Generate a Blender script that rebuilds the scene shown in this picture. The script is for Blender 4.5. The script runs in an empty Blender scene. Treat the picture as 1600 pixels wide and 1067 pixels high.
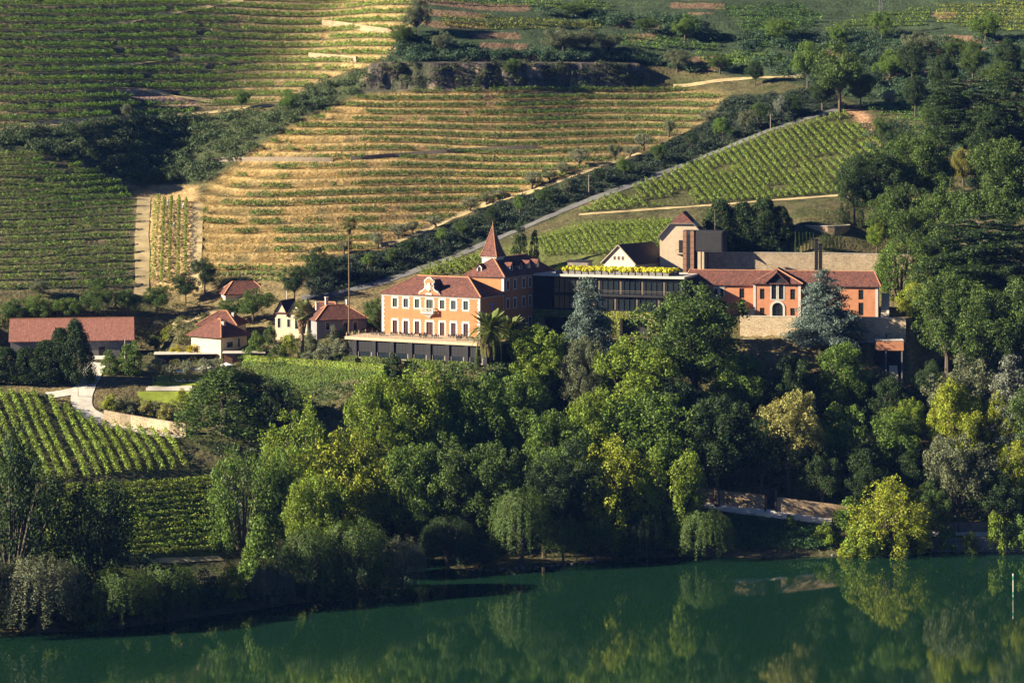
import bpy, math, random
import numpy as np
from mathutils import Vector

# ------------------------------------------------------------------ camera, sky, sun, exposure
SC = bpy.context.scene
FPX, CAMZ, YH = 4030.0, 104.5, 150.0            # focal length in px of a 1600 px frame, eye height, horizon row
cam = bpy.data.cameras.new('camera'); camo = bpy.data.objects.new('camera', cam)
SC.collection.objects.link(camo); SC.camera = camo
cam.sensor_width = 36.0; cam.lens = 36.0 * FPX / 1600.0
cam.shift_y = -(533.5 - YH) / 1600.0
cam.clip_start = 1.0; cam.clip_end = 9000.0
camo.location = (0, 0, CAMZ); camo.rotation_euler = (math.radians(90), 0, 0)

SUN_AZ, SUN_EL = math.radians(76), math.radians(23)   # azimuth measured from the camera side towards the left
SUNV = Vector((-math.sin(SUN_AZ) * math.cos(SUN_EL), -math.cos(SUN_AZ) * math.cos(SUN_EL), math.sin(SUN_EL)))
world = bpy.data.worlds.new('World'); SC.world = world; world.use_nodes = True
wn = world.node_tree.nodes; wl = world.node_tree.links
sky = wn.new('ShaderNodeTexSky'); sky.sky_type = 'NISHITA'; sky.sun_disc = False
sky.sun_elevation = SUN_EL; sky.sun_rotation = math.atan2(SUNV.x, SUNV.y)
sky.ozone_density = 9.0; sky.air_density = 0.5; sky.dust_density = 0.1; sky.altitude = 2500
wl.new(sky.outputs[0], wn['Background'].inputs['Color']); wn['Background'].inputs['Strength'].default_value = 0.05
sl = bpy.data.lights.new('sun', 'SUN'); sl.energy = 5.0; sl.angle = math.radians(0.5); sl.color = (1.0, 0.88, 0.68)
so = bpy.data.objects.new('sun', sl); SC.collection.objects.link(so)
so.rotation_euler = SUNV.to_track_quat('Z', 'Y').to_euler(); so.location = (-300, 300, 400)
SC.view_settings.view_transform = 'Standard'; SC.view_settings.look = 'None'
SC.view_settings.gamma = 1.0; SC.view_settings.exposure = 1.75
SC.cycles.max_bounces = 5; SC.cycles.transparent_max_bounces = 4

COL = SC.collection
rng = np.random.default_rng(11)
random.seed(5)

# ------------------------------------------------------------------ helpers: objects
def tag(o, label, cat, group=None, kind=None):
    if label: o['label'] = label
    if cat: o['category'] = cat
    if group: o['group'] = group
    if kind: o['kind'] = kind
    return o
def link(name, data, parent=None, mat=None, loc=None, rz=None):
    o = bpy.data.objects.new(name, data); COL.objects.link(o)
    if mat is not None and data is not None and not data.materials: data.materials.append(mat)
    if parent is not None: o.parent = parent
    if loc is not None: o.location = loc
    if rz is not None: o.rotation_euler = (0, 0, rz)
    return o
def thing(name, label, cat, loc=(0, 0, 0), rz=0.0, group=None):
    return tag(link(name, None, None, None, loc, rz), label, cat, group)
def copy_tree(o, parent=None):
    c = o.copy(); COL.objects.link(c)
    if parent is not None: c.parent = parent
    for ch in o.children: copy_tree(ch, c)
    return c
WORDS = ['first', 'second', 'third', 'fourth', 'fifth', 'sixth', 'seventh', 'eighth', 'ninth', 'tenth', 'eleventh', 'twelfth',
         'thirteenth', 'fourteenth', 'fifteenth', 'sixteenth', 'seventeenth', 'eighteenth', 'nineteenth']
TENS = {20: ('twentieth', 'twenty'), 30: ('thirtieth', 'thirty'), 40: ('fortieth', 'forty'), 50: ('fiftieth', 'fifty')}
def nth(i):                                        # 0 -> first
    n = i + 1
    if n < 20: return WORDS[n - 1]
    t = n // 10 * 10
    return TENS[t][0] if n == t else TENS[t][1] + '-' + WORDS[n - t - 1]

def np_mesh(name, verts, k=4):
    n = len(verts) // k
    me = bpy.data.meshes.new(name)
    me.vertices.add(n * k); me.vertices.foreach_set('co', np.ascontiguousarray(verts, dtype=np.float32).ravel())
    me.loops.add(n * k); me.loops.foreach_set('vertex_index', np.arange(n * k, dtype=np.int32))
    me.polygons.add(n); me.polygons.foreach_set('loop_start', np.arange(0, n * k, k, dtype=np.int32))
    me.update(calc_edges=True)
    return me
def grid_mesh(name, V, nx, ny):
    me = bpy.data.meshes.new(name)
    me.vertices.add(nx * ny); me.vertices.foreach_set('co', np.ascontiguousarray(V, dtype=np.float32).ravel())
    i = np.arange(ny - 1)[:, None] * nx + np.arange(nx - 1)[None, :]
    q = np.stack([i, i + 1, i + 1 + nx, i + nx], -1).reshape(-1).astype(np.int32)
    n = (nx - 1) * (ny - 1)
    me.loops.add(n * 4); me.loops.foreach_set('vertex_index', q)
    me.polygons.add(n); me.polygons.foreach_set('loop_start', np.arange(0, n * 4, 4, dtype=np.int32))
    me.update(calc_edges=True)
    return me

class MB:
    def __init__(s): s.v = []; s.f = []
    def poly(s, pts):
        b = len(s.v); s.v += [tuple(p) for p in pts]; s.f.append(tuple(range(b, b + len(pts))))
    def box(s, x0, x1, y0, y1, z0, z1):
        b = len(s.v)
        s.v += [(x0, y0, z0), (x1, y0, z0), (x1, y1, z0), (x0, y1, z0), (x0, y0, z1), (x1, y0, z1), (x1, y1, z1), (x0, y1, z1)]
        s.f += [tuple(b + i for i in q) for q in ((0, 3, 2, 1), (4, 5, 6, 7), (0, 1, 5, 4), (1, 2, 6, 5), (2, 3, 7, 6), (3, 0, 4, 7))]
        return s
    def bar(s, p, q, w, h=None):
        p, q = Vector(p), Vector(q); h = h or w
        d = (q - p).normalized(); up = Vector((0, 0, 1)) if abs(d.z) < 0.95 else Vector((0, 1, 0))
        a = d.cross(up).normalized() * w / 2; c = a.cross(d).normalized() * h / 2
        b = len(s.v)
        for e in (p, q): s.v += [tuple(e + a + c), tuple(e - a + c), tuple(e - a - c), tuple(e + a - c)]
        s.f += [tuple(b + i for i in t) for t in ((0, 1, 2, 3), (7, 6, 5, 4), (0, 4, 5, 1), (1, 5, 6, 2), (2, 6, 7, 3), (3, 7, 4, 0))]
        return s
    def tube(s, pts, rad, n=6):
        pts = [Vector(p) for p in pts]; b = len(s.v)
        for i, p in enumerate(pts):
            d = (pts[min(i + 1, len(pts) - 1)] - pts[max(i - 1, 0)]).normalized()
            u = Vector((1, 0, 0)) if abs(d.x) < 0.9 else Vector((0, 1, 0))
            a = d.cross(u).normalized(); c = d.cross(a)
            r = rad[i] if hasattr(rad, '__len__') else rad
            for k in range(n):
                t = 2 * math.pi * k / n
                s.v.append(tuple(p + a * (r * math.cos(t)) + c * (r * math.sin(t))))
        for i in range(len(pts) - 1):
            for k in range(n):
                k2 = (k + 1) % n
                s.f.append((b + i * n + k, b + i * n + k2, b + (i + 1) * n + k2, b + (i + 1) * n + k))
        s.f.append(tuple(b + k for k in range(n))[::-1]); e = b + (len(pts) - 1) * n
        s.f.append(tuple(e + k for k in range(n)))
        return s
    def prism_y(s, prof, y0, y1):                  # outline in x,z pushed along y
        n = len(prof); b = len(s.v)
        s.v += [(x, y0, z) for x, z in prof] + [(x, y1, z) for x, z in prof]
        s.f.append(tuple(range(b, b + n))); s.f.append(tuple(range(b + 2 * n - 1, b + n - 1, -1)))
        for i in range(n):
            j = (i + 1) % n
            s.f.append((b + i, b + n + i, b + n + j, b + j))
        return s
    def hip(s, x0, x1, y0, y1, z, rise, ov=0.5, th=0.18, inset=None):
        x0 -= ov; x1 += ov; y0 -= ov; y1 += ov
        lx, ly = x1 - x0, y1 - y0
        if lx >= ly:
            k = ly / 2 if inset is None else inset; k = min(k, lx / 2 - .05)
            r0, r1 = (x0 + k, (y0 + y1) / 2, z + rise), (x1 - k, (y0 + y1) / 2, z + rise)
        else:
            k = lx / 2 if inset is None else inset; k = min(k, ly / 2 - .05)
            r0, r1 = ((x0 + x1) / 2, y0 + k, z + rise), ((x0 + x1) / 2, y1 - k, z + rise)
        e = [(x0, y0, z), (x1, y0, z), (x1, y1, z), (x0, y1, z)]
        l = [(a, b, c - th) for a, b, c in e]
        if lx >= ly: s.poly([e[0], e[1], r1, r0]); s.poly([e[1], e[2], r1]); s.poly([e[2], e[3], r0, r1]); s.poly([e[3], e[0], r0])
        else: s.poly([e[0], e[1], r0]); s.poly([e[1], e[2], r1, r0]); s.poly([e[2], e[3], r1]); s.poly([e[3], e[0], r0, r1])
        for i in range(4): s.poly([l[i], l[(i + 1) % 4], e[(i + 1) % 4], e[i]])
        s.poly([l[3], l[2], l[1], l[0]])
        if lx >= ly: return [(e[0], r0), (e[3], r0), (e[1], r1), (e[2], r1), (r0, r1)]
        return [(e[0], r0), (e[1], r0), (e[2], r1), (e[3], r1), (r0, r1)]
    def facade(s, O, U, D, w, h, ops, depth=0.25):  # a wall sheet from O along U (unit) and up, openings (u0,u1,z0,z1), reveals going along D
        O, U, D = Vector(O), Vector(U), Vector(D)
        us = sorted({0, w, *[o[0] for o in ops], *[o[1] for o in ops]}); zs = sorted({0, h, *[o[2] for o in ops], *[o[3] for o in ops]})
        P = lambda u, z, d=0: tuple(O + U * u + D * d + Vector((0, 0, z)))
        for i in range(len(us) - 1):
            for j in range(len(zs) - 1):
                uc, zc = (us[i] + us[i + 1]) / 2, (zs[j] + zs[j + 1]) / 2
                if any(o[0] < uc < o[1] and o[2] < zc < o[3] for o in ops): continue
                s.poly([P(us[i], zs[j]), P(us[i + 1], zs[j]), P(us[i + 1], zs[j + 1]), P(us[i], zs[j + 1])])
        for a, b, c, d in ops:
            s.poly([P(a, c), P(a, d), P(a, d, depth), P(a, c, depth)]); s.poly([P(b, c), P(b, c, depth), P(b, d, depth), P(b, d)])
            s.poly([P(a, d), P(b, d), P(b, d, depth), P(a, d, depth)]); s.poly([P(a, c), P(a, c, depth), P(b, c, depth), P(b, c)])
    def mesh(s, name):
        me = bpy.data.meshes.new(name); me.from_pydata(s.v, [], s.f); me.update(); return me
    def build(s, name, mat, parent=None, loc=None, rz=None):
        return link(name, s.mesh(name), parent, mat, loc, rz)

# ------------------------------------------------------------------ helpers: noise, materials
def vnoise(x, y, sc, seed=0):
    x = np.asarray(x) / sc; y = np.asarray(y) / sc
    T = np.random.default_rng(1000 + seed).random((256, 256))
    xi = np.floor(x).astype(int); yi = np.floor(y).astype(int); fx = x - xi; fy = y - yi
    fx = fx * fx * (3 - 2 * fx); fy = fy * fy * (3 - 2 * fy)
    g = lambda a, b: T[a & 255, b & 255]
    return (g(xi, yi) * (1 - fx) + g(xi + 1, yi) * fx) * (1 - fy) + (g(xi, yi + 1) * (1 - fx) + g(xi + 1, yi + 1) * fx) * fy

def new_mat(name):
    m = bpy.data.materials.new(name); m.use_nodes = True
    return m, m.node_tree.nodes, m.node_tree.links, m.node_tree.nodes['Principled BSDF']
def mat_plain(name, col, rough=0.8, var=0.25, sc=2.0, bump=0.0, bsc=8.0, spec=0.25, sc2=None):
    m, n, l, b = new_mat(name)
    tc = n.new('ShaderNodeTexCoord'); nz = n.new('ShaderNodeTexNoise'); nz.inputs['Scale'].default_value = sc; nz.inputs['Detail'].default_value = 6
    l.new(tc.outputs['Object'], nz.inputs['Vector'])
    mr = n.new('ShaderNodeMapRange'); mr.inputs[1].default_value = .25; mr.inputs[2].default_value = .75
    mr.inputs[3].default_value = 1 - var; mr.inputs[4].default_value = 1 + var; l.new(nz.outputs['Fac'], mr.inputs[0])
    mx = n.new('ShaderNodeVectorMath'); mx.operation = 'SCALE'; mx.inputs[0].default_value = col; l.new(mr.outputs[0], mx.inputs['Scale'])
    l.new(mx.outputs[0], b.inputs['Base Color']); b.inputs['Roughness'].default_value = rough; b.inputs['Specular IOR Level'].default_value = spec
    if bump:
        n2 = n.new('ShaderNodeTexNoise'); n2.inputs['Scale'].default_value = bsc; n2.inputs['Detail'].default_value = 4; l.new(tc.outputs['Object'], n2.inputs['Vector'])
        bp = n.new('ShaderNodeBump'); bp.inputs['Strength'].default_value = bump; bp.inputs['Distance'].default_value = .1
        l.new(n2.outputs['Fac'], bp.inputs['Height']); l.new(bp.outputs[0], b.inputs['Normal'])
    return m
def mat_tiles(name, col, col2):
    m, n, l, b = new_mat(name)
    tc = n.new('ShaderNodeTexCoord')
    v = n.new('ShaderNodeTexVoronoi'); v.inputs['Scale'].default_value = 3.2; l.new(tc.outputs['Object'], v.inputs['Vector'])
    nz = n.new('ShaderNodeTexNoise'); nz.inputs['Scale'].default_value = 1.3; nz.inputs['Detail'].default_value = 9; nz.inputs['Roughness'].default_value = .7; l.new(tc.outputs['Object'], nz.inputs['Vector'])
    add = n.new('ShaderNodeMath'); add.operation = 'MULTIPLY_ADD'; add.inputs[1].default_value = .35; l.new(v.outputs['Color'], add.inputs[0]); q = n.new('ShaderNodeMapRange'); q.inputs[1].default_value = .3; q.inputs[2].default_value = .7; q.inputs[3].default_value = .25; q.inputs[4].default_value = .7; l.new(nz.outputs['Fac'], q.inputs[0]); l.new(q.outputs[0], add.inputs[2])
    cr = n.new('ShaderNodeValToRGB'); cr.color_ramp.elements[0].position = .45; cr.color_ramp.elements[1].position = .86
    cr.color_ramp.elements[0].color = (*col2, 1); cr.color_ramp.elements[1].color = (*col, 1)
    l.new(add.outputs[0], cr.inputs[0]); l.new(cr.outputs[0], b.inputs['Base Color']); b.inputs['Roughness'].default_value = .85
    b.inputs['Specular IOR Level'].default_value = .2
    bp = n.new('ShaderNodeBump'); bp.inputs['Strength'].default_value = .6; bp.inputs['Distance'].default_value = .12
    l.new(v.outputs['Distance'], bp.inputs['Height']); l.new(bp.outputs[0], b.inputs['Normal'])
    return m
def mat_stone(name, col, col2, sc=1.6, bump=.9):
    m, n, l, b = new_mat(name)
    tc = n.new('ShaderNodeTexCoord'); mp = n.new('ShaderNodeMapping'); mp.inputs['Scale'].default_value = (1, 1, 1.6); l.new(tc.outputs['Object'], mp.inputs[0])
    v = n.new('ShaderNodeTexVoronoi'); v.inputs['Scale'].default_value = sc; l.new(mp.outputs[0], v.inputs['Vector'])
    ed = n.new('ShaderNodeTexVoronoi'); ed.feature = 'DISTANCE_TO_EDGE'; ed.inputs['Scale'].default_value = sc; l.new(mp.outputs[0], ed.inputs['Vector'])
    cr = n.new('ShaderNodeValToRGB'); cr.color_ramp.elements[0].color = (*col2, 1); cr.color_ramp.elements[1].color = (*col, 1)
    nz = n.new('ShaderNodeTexNoise'); nz.inputs['Scale'].default_value = .5; nz.inputs['Detail'].default_value = 5; l.new(tc.outputs['Object'], nz.inputs['Vector'])
    ad = n.new('ShaderNodeMath'); ad.operation = 'MULTIPLY_ADD'; ad.inputs[1].default_value = .5; l.new(v.outputs['Color'], ad.inputs[0])
    sb = n.new('ShaderNodeMath'); sb.operation = 'SUBTRACT'; sb.inputs[1].default_value = .22; l.new(nz.outputs['Fac'], sb.inputs[0]); l.new(sb.outputs[0], ad.inputs[2])
    l.new(ad.outputs[0], cr.inputs[0])
    mr = n.new('ShaderNodeMapRange'); mr.inputs[2].default_value = .06; mr.inputs[3].default_value = .5; l.new(ed.outputs[0], mr.inputs[0])
    sc_ = n.new('ShaderNodeVectorMath'); sc_.operation = 'SCALE'; l.new(cr.outputs[0], sc_.inputs[0]); l.new(mr.outputs[0], sc_.inputs['Scale'])
    l.new(sc_.outputs[0], b.inputs['Base Color']); b.inputs['Roughness'].default_value = .9
    bp = n.new('ShaderNodeBump'); bp.inputs['Strength'].default_value = bump; bp.inputs['Distance'].default_value = .15
    l.new(mr.outputs[0], bp.inputs['Height']); l.new(bp.outputs[0], b.inputs['Normal'])
    return m
def mat_leaf(name, transl=.3):
    m, n, l, b = new_mat(name)
    oi = n.new('ShaderNodeObjectInfo'); ge = n.new('ShaderNodeNewGeometry'); tc = n.new('ShaderNodeTexCoord')
    nz = n.new('ShaderNodeTexNoise'); nz.inputs['Scale'].default_value = .45; nz.inputs['Detail'].default_value = 3
    l.new(ge.outputs['Position'], nz.inputs['Vector'])
    a = n.new('ShaderNodeMapRange'); a.inputs[3].default_value = .45; a.inputs[4].default_value = 1.6; l.new(ge.outputs['Random Per Island'], a.inputs[0])
    c = n.new('ShaderNodeMapRange'); c.inputs[1].default_value = .3; c.inputs[2].default_value = .7; c.inputs[3].default_value = .75; c.inputs[4].default_value = 1.25; l.new(nz.outputs['Fac'], c.inputs[0])
    mu = n.new('ShaderNodeMath'); mu.operation = 'MULTIPLY'; l.new(a.outputs[0], mu.inputs[0]); l.new(c.outputs[0], mu.inputs[1])
    hs = n.new('ShaderNodeHueSaturation'); l.new(oi.outputs['Color'], hs.inputs['Color']); l.new(mu.outputs[0], hs.inputs['Value'])
    hr = n.new('ShaderNodeMapRange'); hr.inputs[1].default_value = .3; hr.inputs[2].default_value = .7; hr.inputs[3].default_value = .485; hr.inputs[4].default_value = .515; l.new(nz.outputs['Fac'], hr.inputs[0]); l.new(hr.outputs[0], hs.inputs['Hue'])
    l.new(hs.outputs[0], b.inputs['Base Color']); b.inputs['Roughness'].default_value = .6; b.inputs['Specular IOR Level'].default_value = .25
    t = n.new('ShaderNodeBsdfTranslucent'); l.new(hs.outputs[0], t.inputs['Color'])
    mx = n.new('ShaderNodeMixShader'); mx.inputs[0].default_value = transl
    l.new(b.outputs[0], mx.inputs[1]); l.new(t.outputs[0], mx.inputs[2]); l.new(mx.outputs[0], n['Material Output'].inputs['Surface'])
    return m

M = dict(
    leaf=mat_leaf('foliage'), bark=mat_plain('bark', (.085, .065, .045), .9, .4, 3),
    palmbark=mat_plain('palm_bark', (.16, .11, .065), .9, .4, 4),
    peach=mat_plain('peach_render', (.41, .158, .066), .85, .14, .9, .1, 12), orange=mat_plain('terracotta_render', (.44, .19, .095), .85, .15, .8, .1, 12),
    cream=mat_plain('cream_render', (.52, .41, .28), .85, .14, .8, .1, 10), white=mat_plain('white_stone', (.49, .455, .40), .8, .12, 1.5),
    tile=mat_tiles('roof_tiles', (.19, .072, .048), (.058, .032, .03)), pinktile=mat_tiles('pale_roof_tiles', (.33, .145, .10), (.20, .085, .065)),
    ridge=mat_plain('ridge_tiles', (.46, .22, .11), .85, .3, 3), slate=mat_tiles('dark_tiles', (.05, .04, .04), (.028, .024, .026)),
    stone=mat_stone('rubble_stone', (.70, .54, .34), (.34, .25, .15)), schist=mat_stone('schist_stone', (.34, .27, .18), (.15, .115, .08), 2.2), warmstone=mat_stone('warm_stone', (.52, .36, .21), (.22, .145, .08), .9),
    greystone=mat_stone('grey_stone', (.27, .25, .235), (.12, .11, .108), 1.5),
    shadewall=mat_plain('shade_toned_render', (.20, .19, .19), .85, .12, .6), darkwood=mat_plain('dark_wood', (.016, .015, .017), .7, .3, 1.2), darkmetal=mat_plain('dark_metal', (.018, .018, .021), .7, .2, 2, spec=.25),  # long villa's render darkened: its shade is put into the colour
    rust=mat_plain('rusty_panels', (.17, .085, .05), .7, .4, 1.2), glass=None, shutter=mat_plain('dark_green_shutter', (.028, .045, .038), .55, .2, 2, spec=.4),
    door=mat_plain('dark_red_door', (.055, .022, .022), .55, .25, 2), concrete=mat_plain('pale_concrete', (.52, .46, .37), .85, .12, 1.0),
    road=mat_plain('pale_gravel', (.60, .54, .44), .95, .2, .6, .2, 4), asphalt=mat_plain('worn_track', (.13, .125, .12), .95, .25, .5, .2, 3),
    sand=mat_plain('sandy_track', (.36, .275, .14), .95, .4, .3, .3, 3), lawn=mat_plain('lawn', (.23, .28, .03), .95, .15, .8, .3, 20),
    grass=mat_plain('bank_grass', (.05, .075, .02), .95, .4, 1, .4, 9), wood=mat_plain('weathered_post', (.22, .18, .14), .9, .3, 3),
    sandstone=mat_plain('sandstone', (.44, .33, .215), .85, .15, 1.0), canvas=mat_plain('white_canvas', (.78, .76, .72), .8, .05, 2), grey=mat_plain('grey_box', (.15, .14, .135), .7, .2, 2),
    beige=mat_plain('beige_curtain', (.13, .10, .065), .9, .2, 2), blue=mat_plain('blue_tile', (.10, .25, .60), .4, .25, 8),
    skin=mat_plain('skin', (.42, .26, .18), .6, .1, 3), cloth=mat_plain('white_shirt', (.75, .75, .74), .85, .08, 4))
def mat_glass():
    m, n, l, b = new_mat('dark_glass'); b.inputs['Base Color'].default_value = (.012, .018, .024, 1); b.inputs['Roughness'].default_value = .08
    b.inputs['Specular IOR Level'].default_value = .6
    tc = n.new('ShaderNodeTexCoord'); nz = n.new('ShaderNodeTexNoise'); nz.inputs['Scale'].default_value = 1.1; l.new(tc.outputs['Object'], nz.inputs['Vector'])
    bp = n.new('ShaderNodeBump'); bp.inputs['Strength'].default_value = .08; l.new(nz.outputs['Fac'], bp.inputs['Height']); l.new(bp.outputs[0], b.inputs['Normal'])
    return m
M['glass'] = mat_glass()
# ------------------------------------------------------------------ the lie of the land
def at(px, py, Y): return Vector(((px - 800) / FPX * Y, Y, CAMZ - (py - YH) / FPX * Y))
SHORE = [(-260, 1050), (-120, 1015), (0, 990), (150, 985), (300, 965), (400, 952), (500, 938), (640, 925), (720, 892), (850, 886), (960, 874), (1100, 869),
         (1290, 868), (1450, 863), (1600, 863), (1760, 863), (1900, 862)]
CP = []
for px, py in SHORE:
    Y = CAMZ * FPX / (py - YH); x = (px - 800) / FPX * Y
    CP += [(x, Y, .1), (x, Y - 14, -3.5), (x, Y - 60, -7)]
COLS = {
    -150: [(880, 520), (755, 560), (620, 620), (552, 660), (465, 690), (240, 764), (195, 784), (90, 826), (0, 872)],
    0: [(870, 532), (755, 570), (620, 622), (605, 630), (556, 662), (500, 682), (465, 690), (240, 767), (195, 789), (90, 836), (0, 880)],
    120: [(872, 540), (750, 576), (625, 624), (560, 660), (500, 684), (460, 696), (235, 782), (195, 803), (90, 850), (0, 896)],
    200: [(875, 547), (745, 582), (660, 618), (610, 632), (556, 664), (500, 686), (460, 702), (300, 770), (195, 817), (90, 862), (0, 906)],
    265: [(455, 708), (300, 785), (240, 818), (180, 835)],
    330: [(875, 562), (740, 594), (668, 615), (622, 634), (585, 645), (552, 660), (470, 700), (420, 715), (300, 768), (235, 812), (178, 840), (90, 880), (0, 922)],
    450: [(870, 574), (720, 604), (640, 628), (612, 638), (572, 643), (530, 662), (445, 700), (410, 714), (300, 760), (185, 825), (160, 845), (90, 890), (0, 930)],
    510: [(118, 868), (60, 905), (0, 942)],
    600: [(870, 585), (730, 606), (640, 615), (612, 620), (570, 627), (525, 652), (440, 702), (400, 716), (270, 775), (150, 838), (105, 860), (50, 885), (0, 912)],
    750: [(850, 590), (710, 614), (600, 628), (572, 633), (440, 690), (405, 712), (375, 725), (322, 758), (145, 842), (105, 860), (0, 930)],
    900: [(840, 593), (690, 618), (600, 634), (530, 648), (420, 688), (375, 710), (335, 736), (320, 746), (270, 768), (140, 858), (100, 868), (0, 930)],
    1050: [(835, 595), (690, 620), (590, 637), (530, 648), (425, 676), (350, 720), (265, 775), (232, 806), (135, 868), (90, 882), (0, 930)],
    1200: [(816, 597), (772, 605), (690, 621), (590, 634), (531, 643), (493, 655), (430, 685), (394, 691), (315, 735), (207, 800), (120, 860), (0, 935)],
    1268: [(392, 686.3), (376, 688.6), (352, 695), (336, 706), (322, 720)],
    1310: [(812, 600), (700, 620), (595, 633), (531, 641), (495, 653), (430, 685), (398, 691), (392, 686), (376, 688.6), (352, 695), (337, 706), (305, 738), (172, 818), (100, 872), (0, 940)],
    1400: [(845, 596), (710, 618), (590, 637), (502, 653), (432, 683), (395, 693), (262, 752), (200, 800), (130, 850), (0, 940)],
    1600: [(842, 596), (710, 616), (590, 636), (450, 670), (300, 722), (200, 775), (100, 842), (0, 930)],
    1780: [(842, 596), (710, 614), (590, 634), (450, 668), (300, 720), (200, 770), (100, 838), (0, 925)]}
for px, L in COLS.items():
    for py, Y in L: CP.append(tuple(at(px, py, Y)))
CP = np.array(CP)
def phi(d2): return np.sqrt(d2 + 10.0 ** 2)
n_ = len(CP)
A_ = np.zeros((n_ + 3, n_ + 3)); d2_ = ((CP[:, None, :2] - CP[None, :, :2]) ** 2).sum(-1)
A_[:n_, :n_] = phi(d2_) - np.eye(n_) * 0.6
Pm = np.c_[np.ones(n_), CP[:, 0] / 100, CP[:, 1] / 100]; A_[:n_, n_:] = Pm; A_[n_:, :n_] = Pm.T
W_ = np.linalg.solve(A_, np.r_[CP[:, 2], 0, 0, 0])
def base_z(x, y):
    xs = np.clip(x, -205, 215); ys = np.clip(y, 450, 945)
    out = W_[n_] + W_[n_ + 1] * xs / 100 + W_[n_ + 2] * ys / 100
    for i in range(n_): out = out + W_[i] * phi((xs - CP[i, 0]) ** 2 + (ys - CP[i, 1]) ** 2)
    out = out + np.minimum(np.maximum(0, y - 945) * .28, 150)
    near = np.clip(100 - .45 * y, -8, 118)                      # the bank the camera stands on
    t = np.clip((y - 380) / 60, 0, 1)
    return near * (1 - t) + out * t
def axis(a, b, st, lo, hi):
    c = list(np.arange(a, b + st / 2, st)); s = st; v = c[0]; pre = []
    while v > lo: s *= 1.35; v -= s; pre.append(v)
    s = st; v = c[-1]; post = []
    while v < hi: s *= 1.35; v += s; post.append(v)
    return np.array(pre[::-1] + c + post)
GX = axis(-222, 222, 1.15, -2500, 2500); GY = axis(485, 950, .62, -300, 3200)
XX, YY = np.meshgrid(GX, GY)
cx = np.linspace(0, len(GX) - 1, len(GX)); ZZ = np.zeros_like(XX)
sx = np.unique(np.r_[np.arange(0, len(GX), 3), len(GX) - 1]); sy = np.unique(np.r_[np.arange(0, len(GY), 5), len(GY) - 1])
zc = base_z(*np.meshgrid(GX[sx], GY[sy]))
tmp = np.stack([np.interp(GX, GX[sx], r) for r in zc])
ZZ = np.stack([np.interp(GY, GY[sy], tmp[:, j]) for j in range(len(GX))], 1)
def TZ(x, y, Z=None):
    Z = ZZ if Z is None else Z
    x = np.asarray(x, float); y = np.asarray(y, float)
    i = np.clip(np.searchsorted(GX, x) - 1, 0, len(GX) - 2); j = np.clip(np.searchsorted(GY, y) - 1, 0, len(GY) - 2)
    fx = np.clip((x - GX[i]) / (GX[i + 1] - GX[i]), 0, 1); fy = np.clip((y - GY[j]) / (GY[j + 1] - GY[j]), 0, 1)
    return (Z[j, i] * (1 - fx) + Z[j, i + 1] * fx) * (1 - fy) + (Z[j + 1, i] * (1 - fx) + Z[j + 1, i + 1] * fx) * fy
def G(px, py, Z=None):                                            # where a line of sight first meets the ground
    px = np.atleast_1d(np.asarray(px, float)); py = np.atleast_1d(np.asarray(py, float))
    Ys = np.arange(470, 1000, .5)
    X = (px[:, None] - 800) / FPX * Ys; zr = CAMZ - (py[:, None] - YH) / FPX * Ys
    d = TZ(X, np.broadcast_to(Ys, X.shape), Z) - zr
    hit = d > 0; k = np.where(hit.any(1), hit.argmax(1), len(Ys) - 1); k = np.maximum(k, 1)
    r = np.arange(len(px)); a, b = d[r, k - 1], d[r, k]
    t = np.where(b - a != 0, -a / np.where(b - a == 0, 1, b - a), 0); Y = Ys[k - 1] + .5 * np.clip(t, 0, 1)
    x = (px - 800) / FPX * Y
    return np.stack([x, Y, TZ(x, Y, Z)], -1)
def inpoly(x, y, poly):
    x = np.asarray(x); y = np.asarray(y); r = np.zeros(x.shape, bool); n = len(poly)
    for i in range(n):
        x1, y1 = poly[i]; x2, y2 = poly[(i + 1) % n]
        if y1 == y2: continue
        c = ((y1 > y) != (y2 > y)) & (x < (x2 - x1) * (y - y1) / (y2 - y1) + x1); r ^= c
    return r
def dens(poly, step=25):                                          # a picture outline with extra points on long edges
    o = []
    for i in range(len(poly)):
        a = np.array(poly[i], float); b = np.array(poly[(i + 1) % len(poly)], float); k = max(1, int(np.hypot(*(b - a)) / step))
        o += [tuple(a + (b - a) * t / k) for t in range(k)]
    return o
def gpoly(poly, Z=None):
    p = np.array(dens(poly)); return G(p[:, 0], p[:, 1], Z)[:, :2]
INNER = (XX > -225) & (XX < 225) & (YY > 480) & (YY < 990)
def mask(poly, soft=0):
    w = gpoly(poly); m = np.zeros(XX.shape); m[INNER] = inpoly(XX[INNER], YY[INNER], w)
    for _ in range(soft): m[1:-1, 1:-1] = (m[1:-1, 1:-1] * 2 + m[2:, 1:-1] + m[:-2, 1:-1] + m[1:-1, 2:] + m[1:-1, :-2]) / 6
    return m
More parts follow.
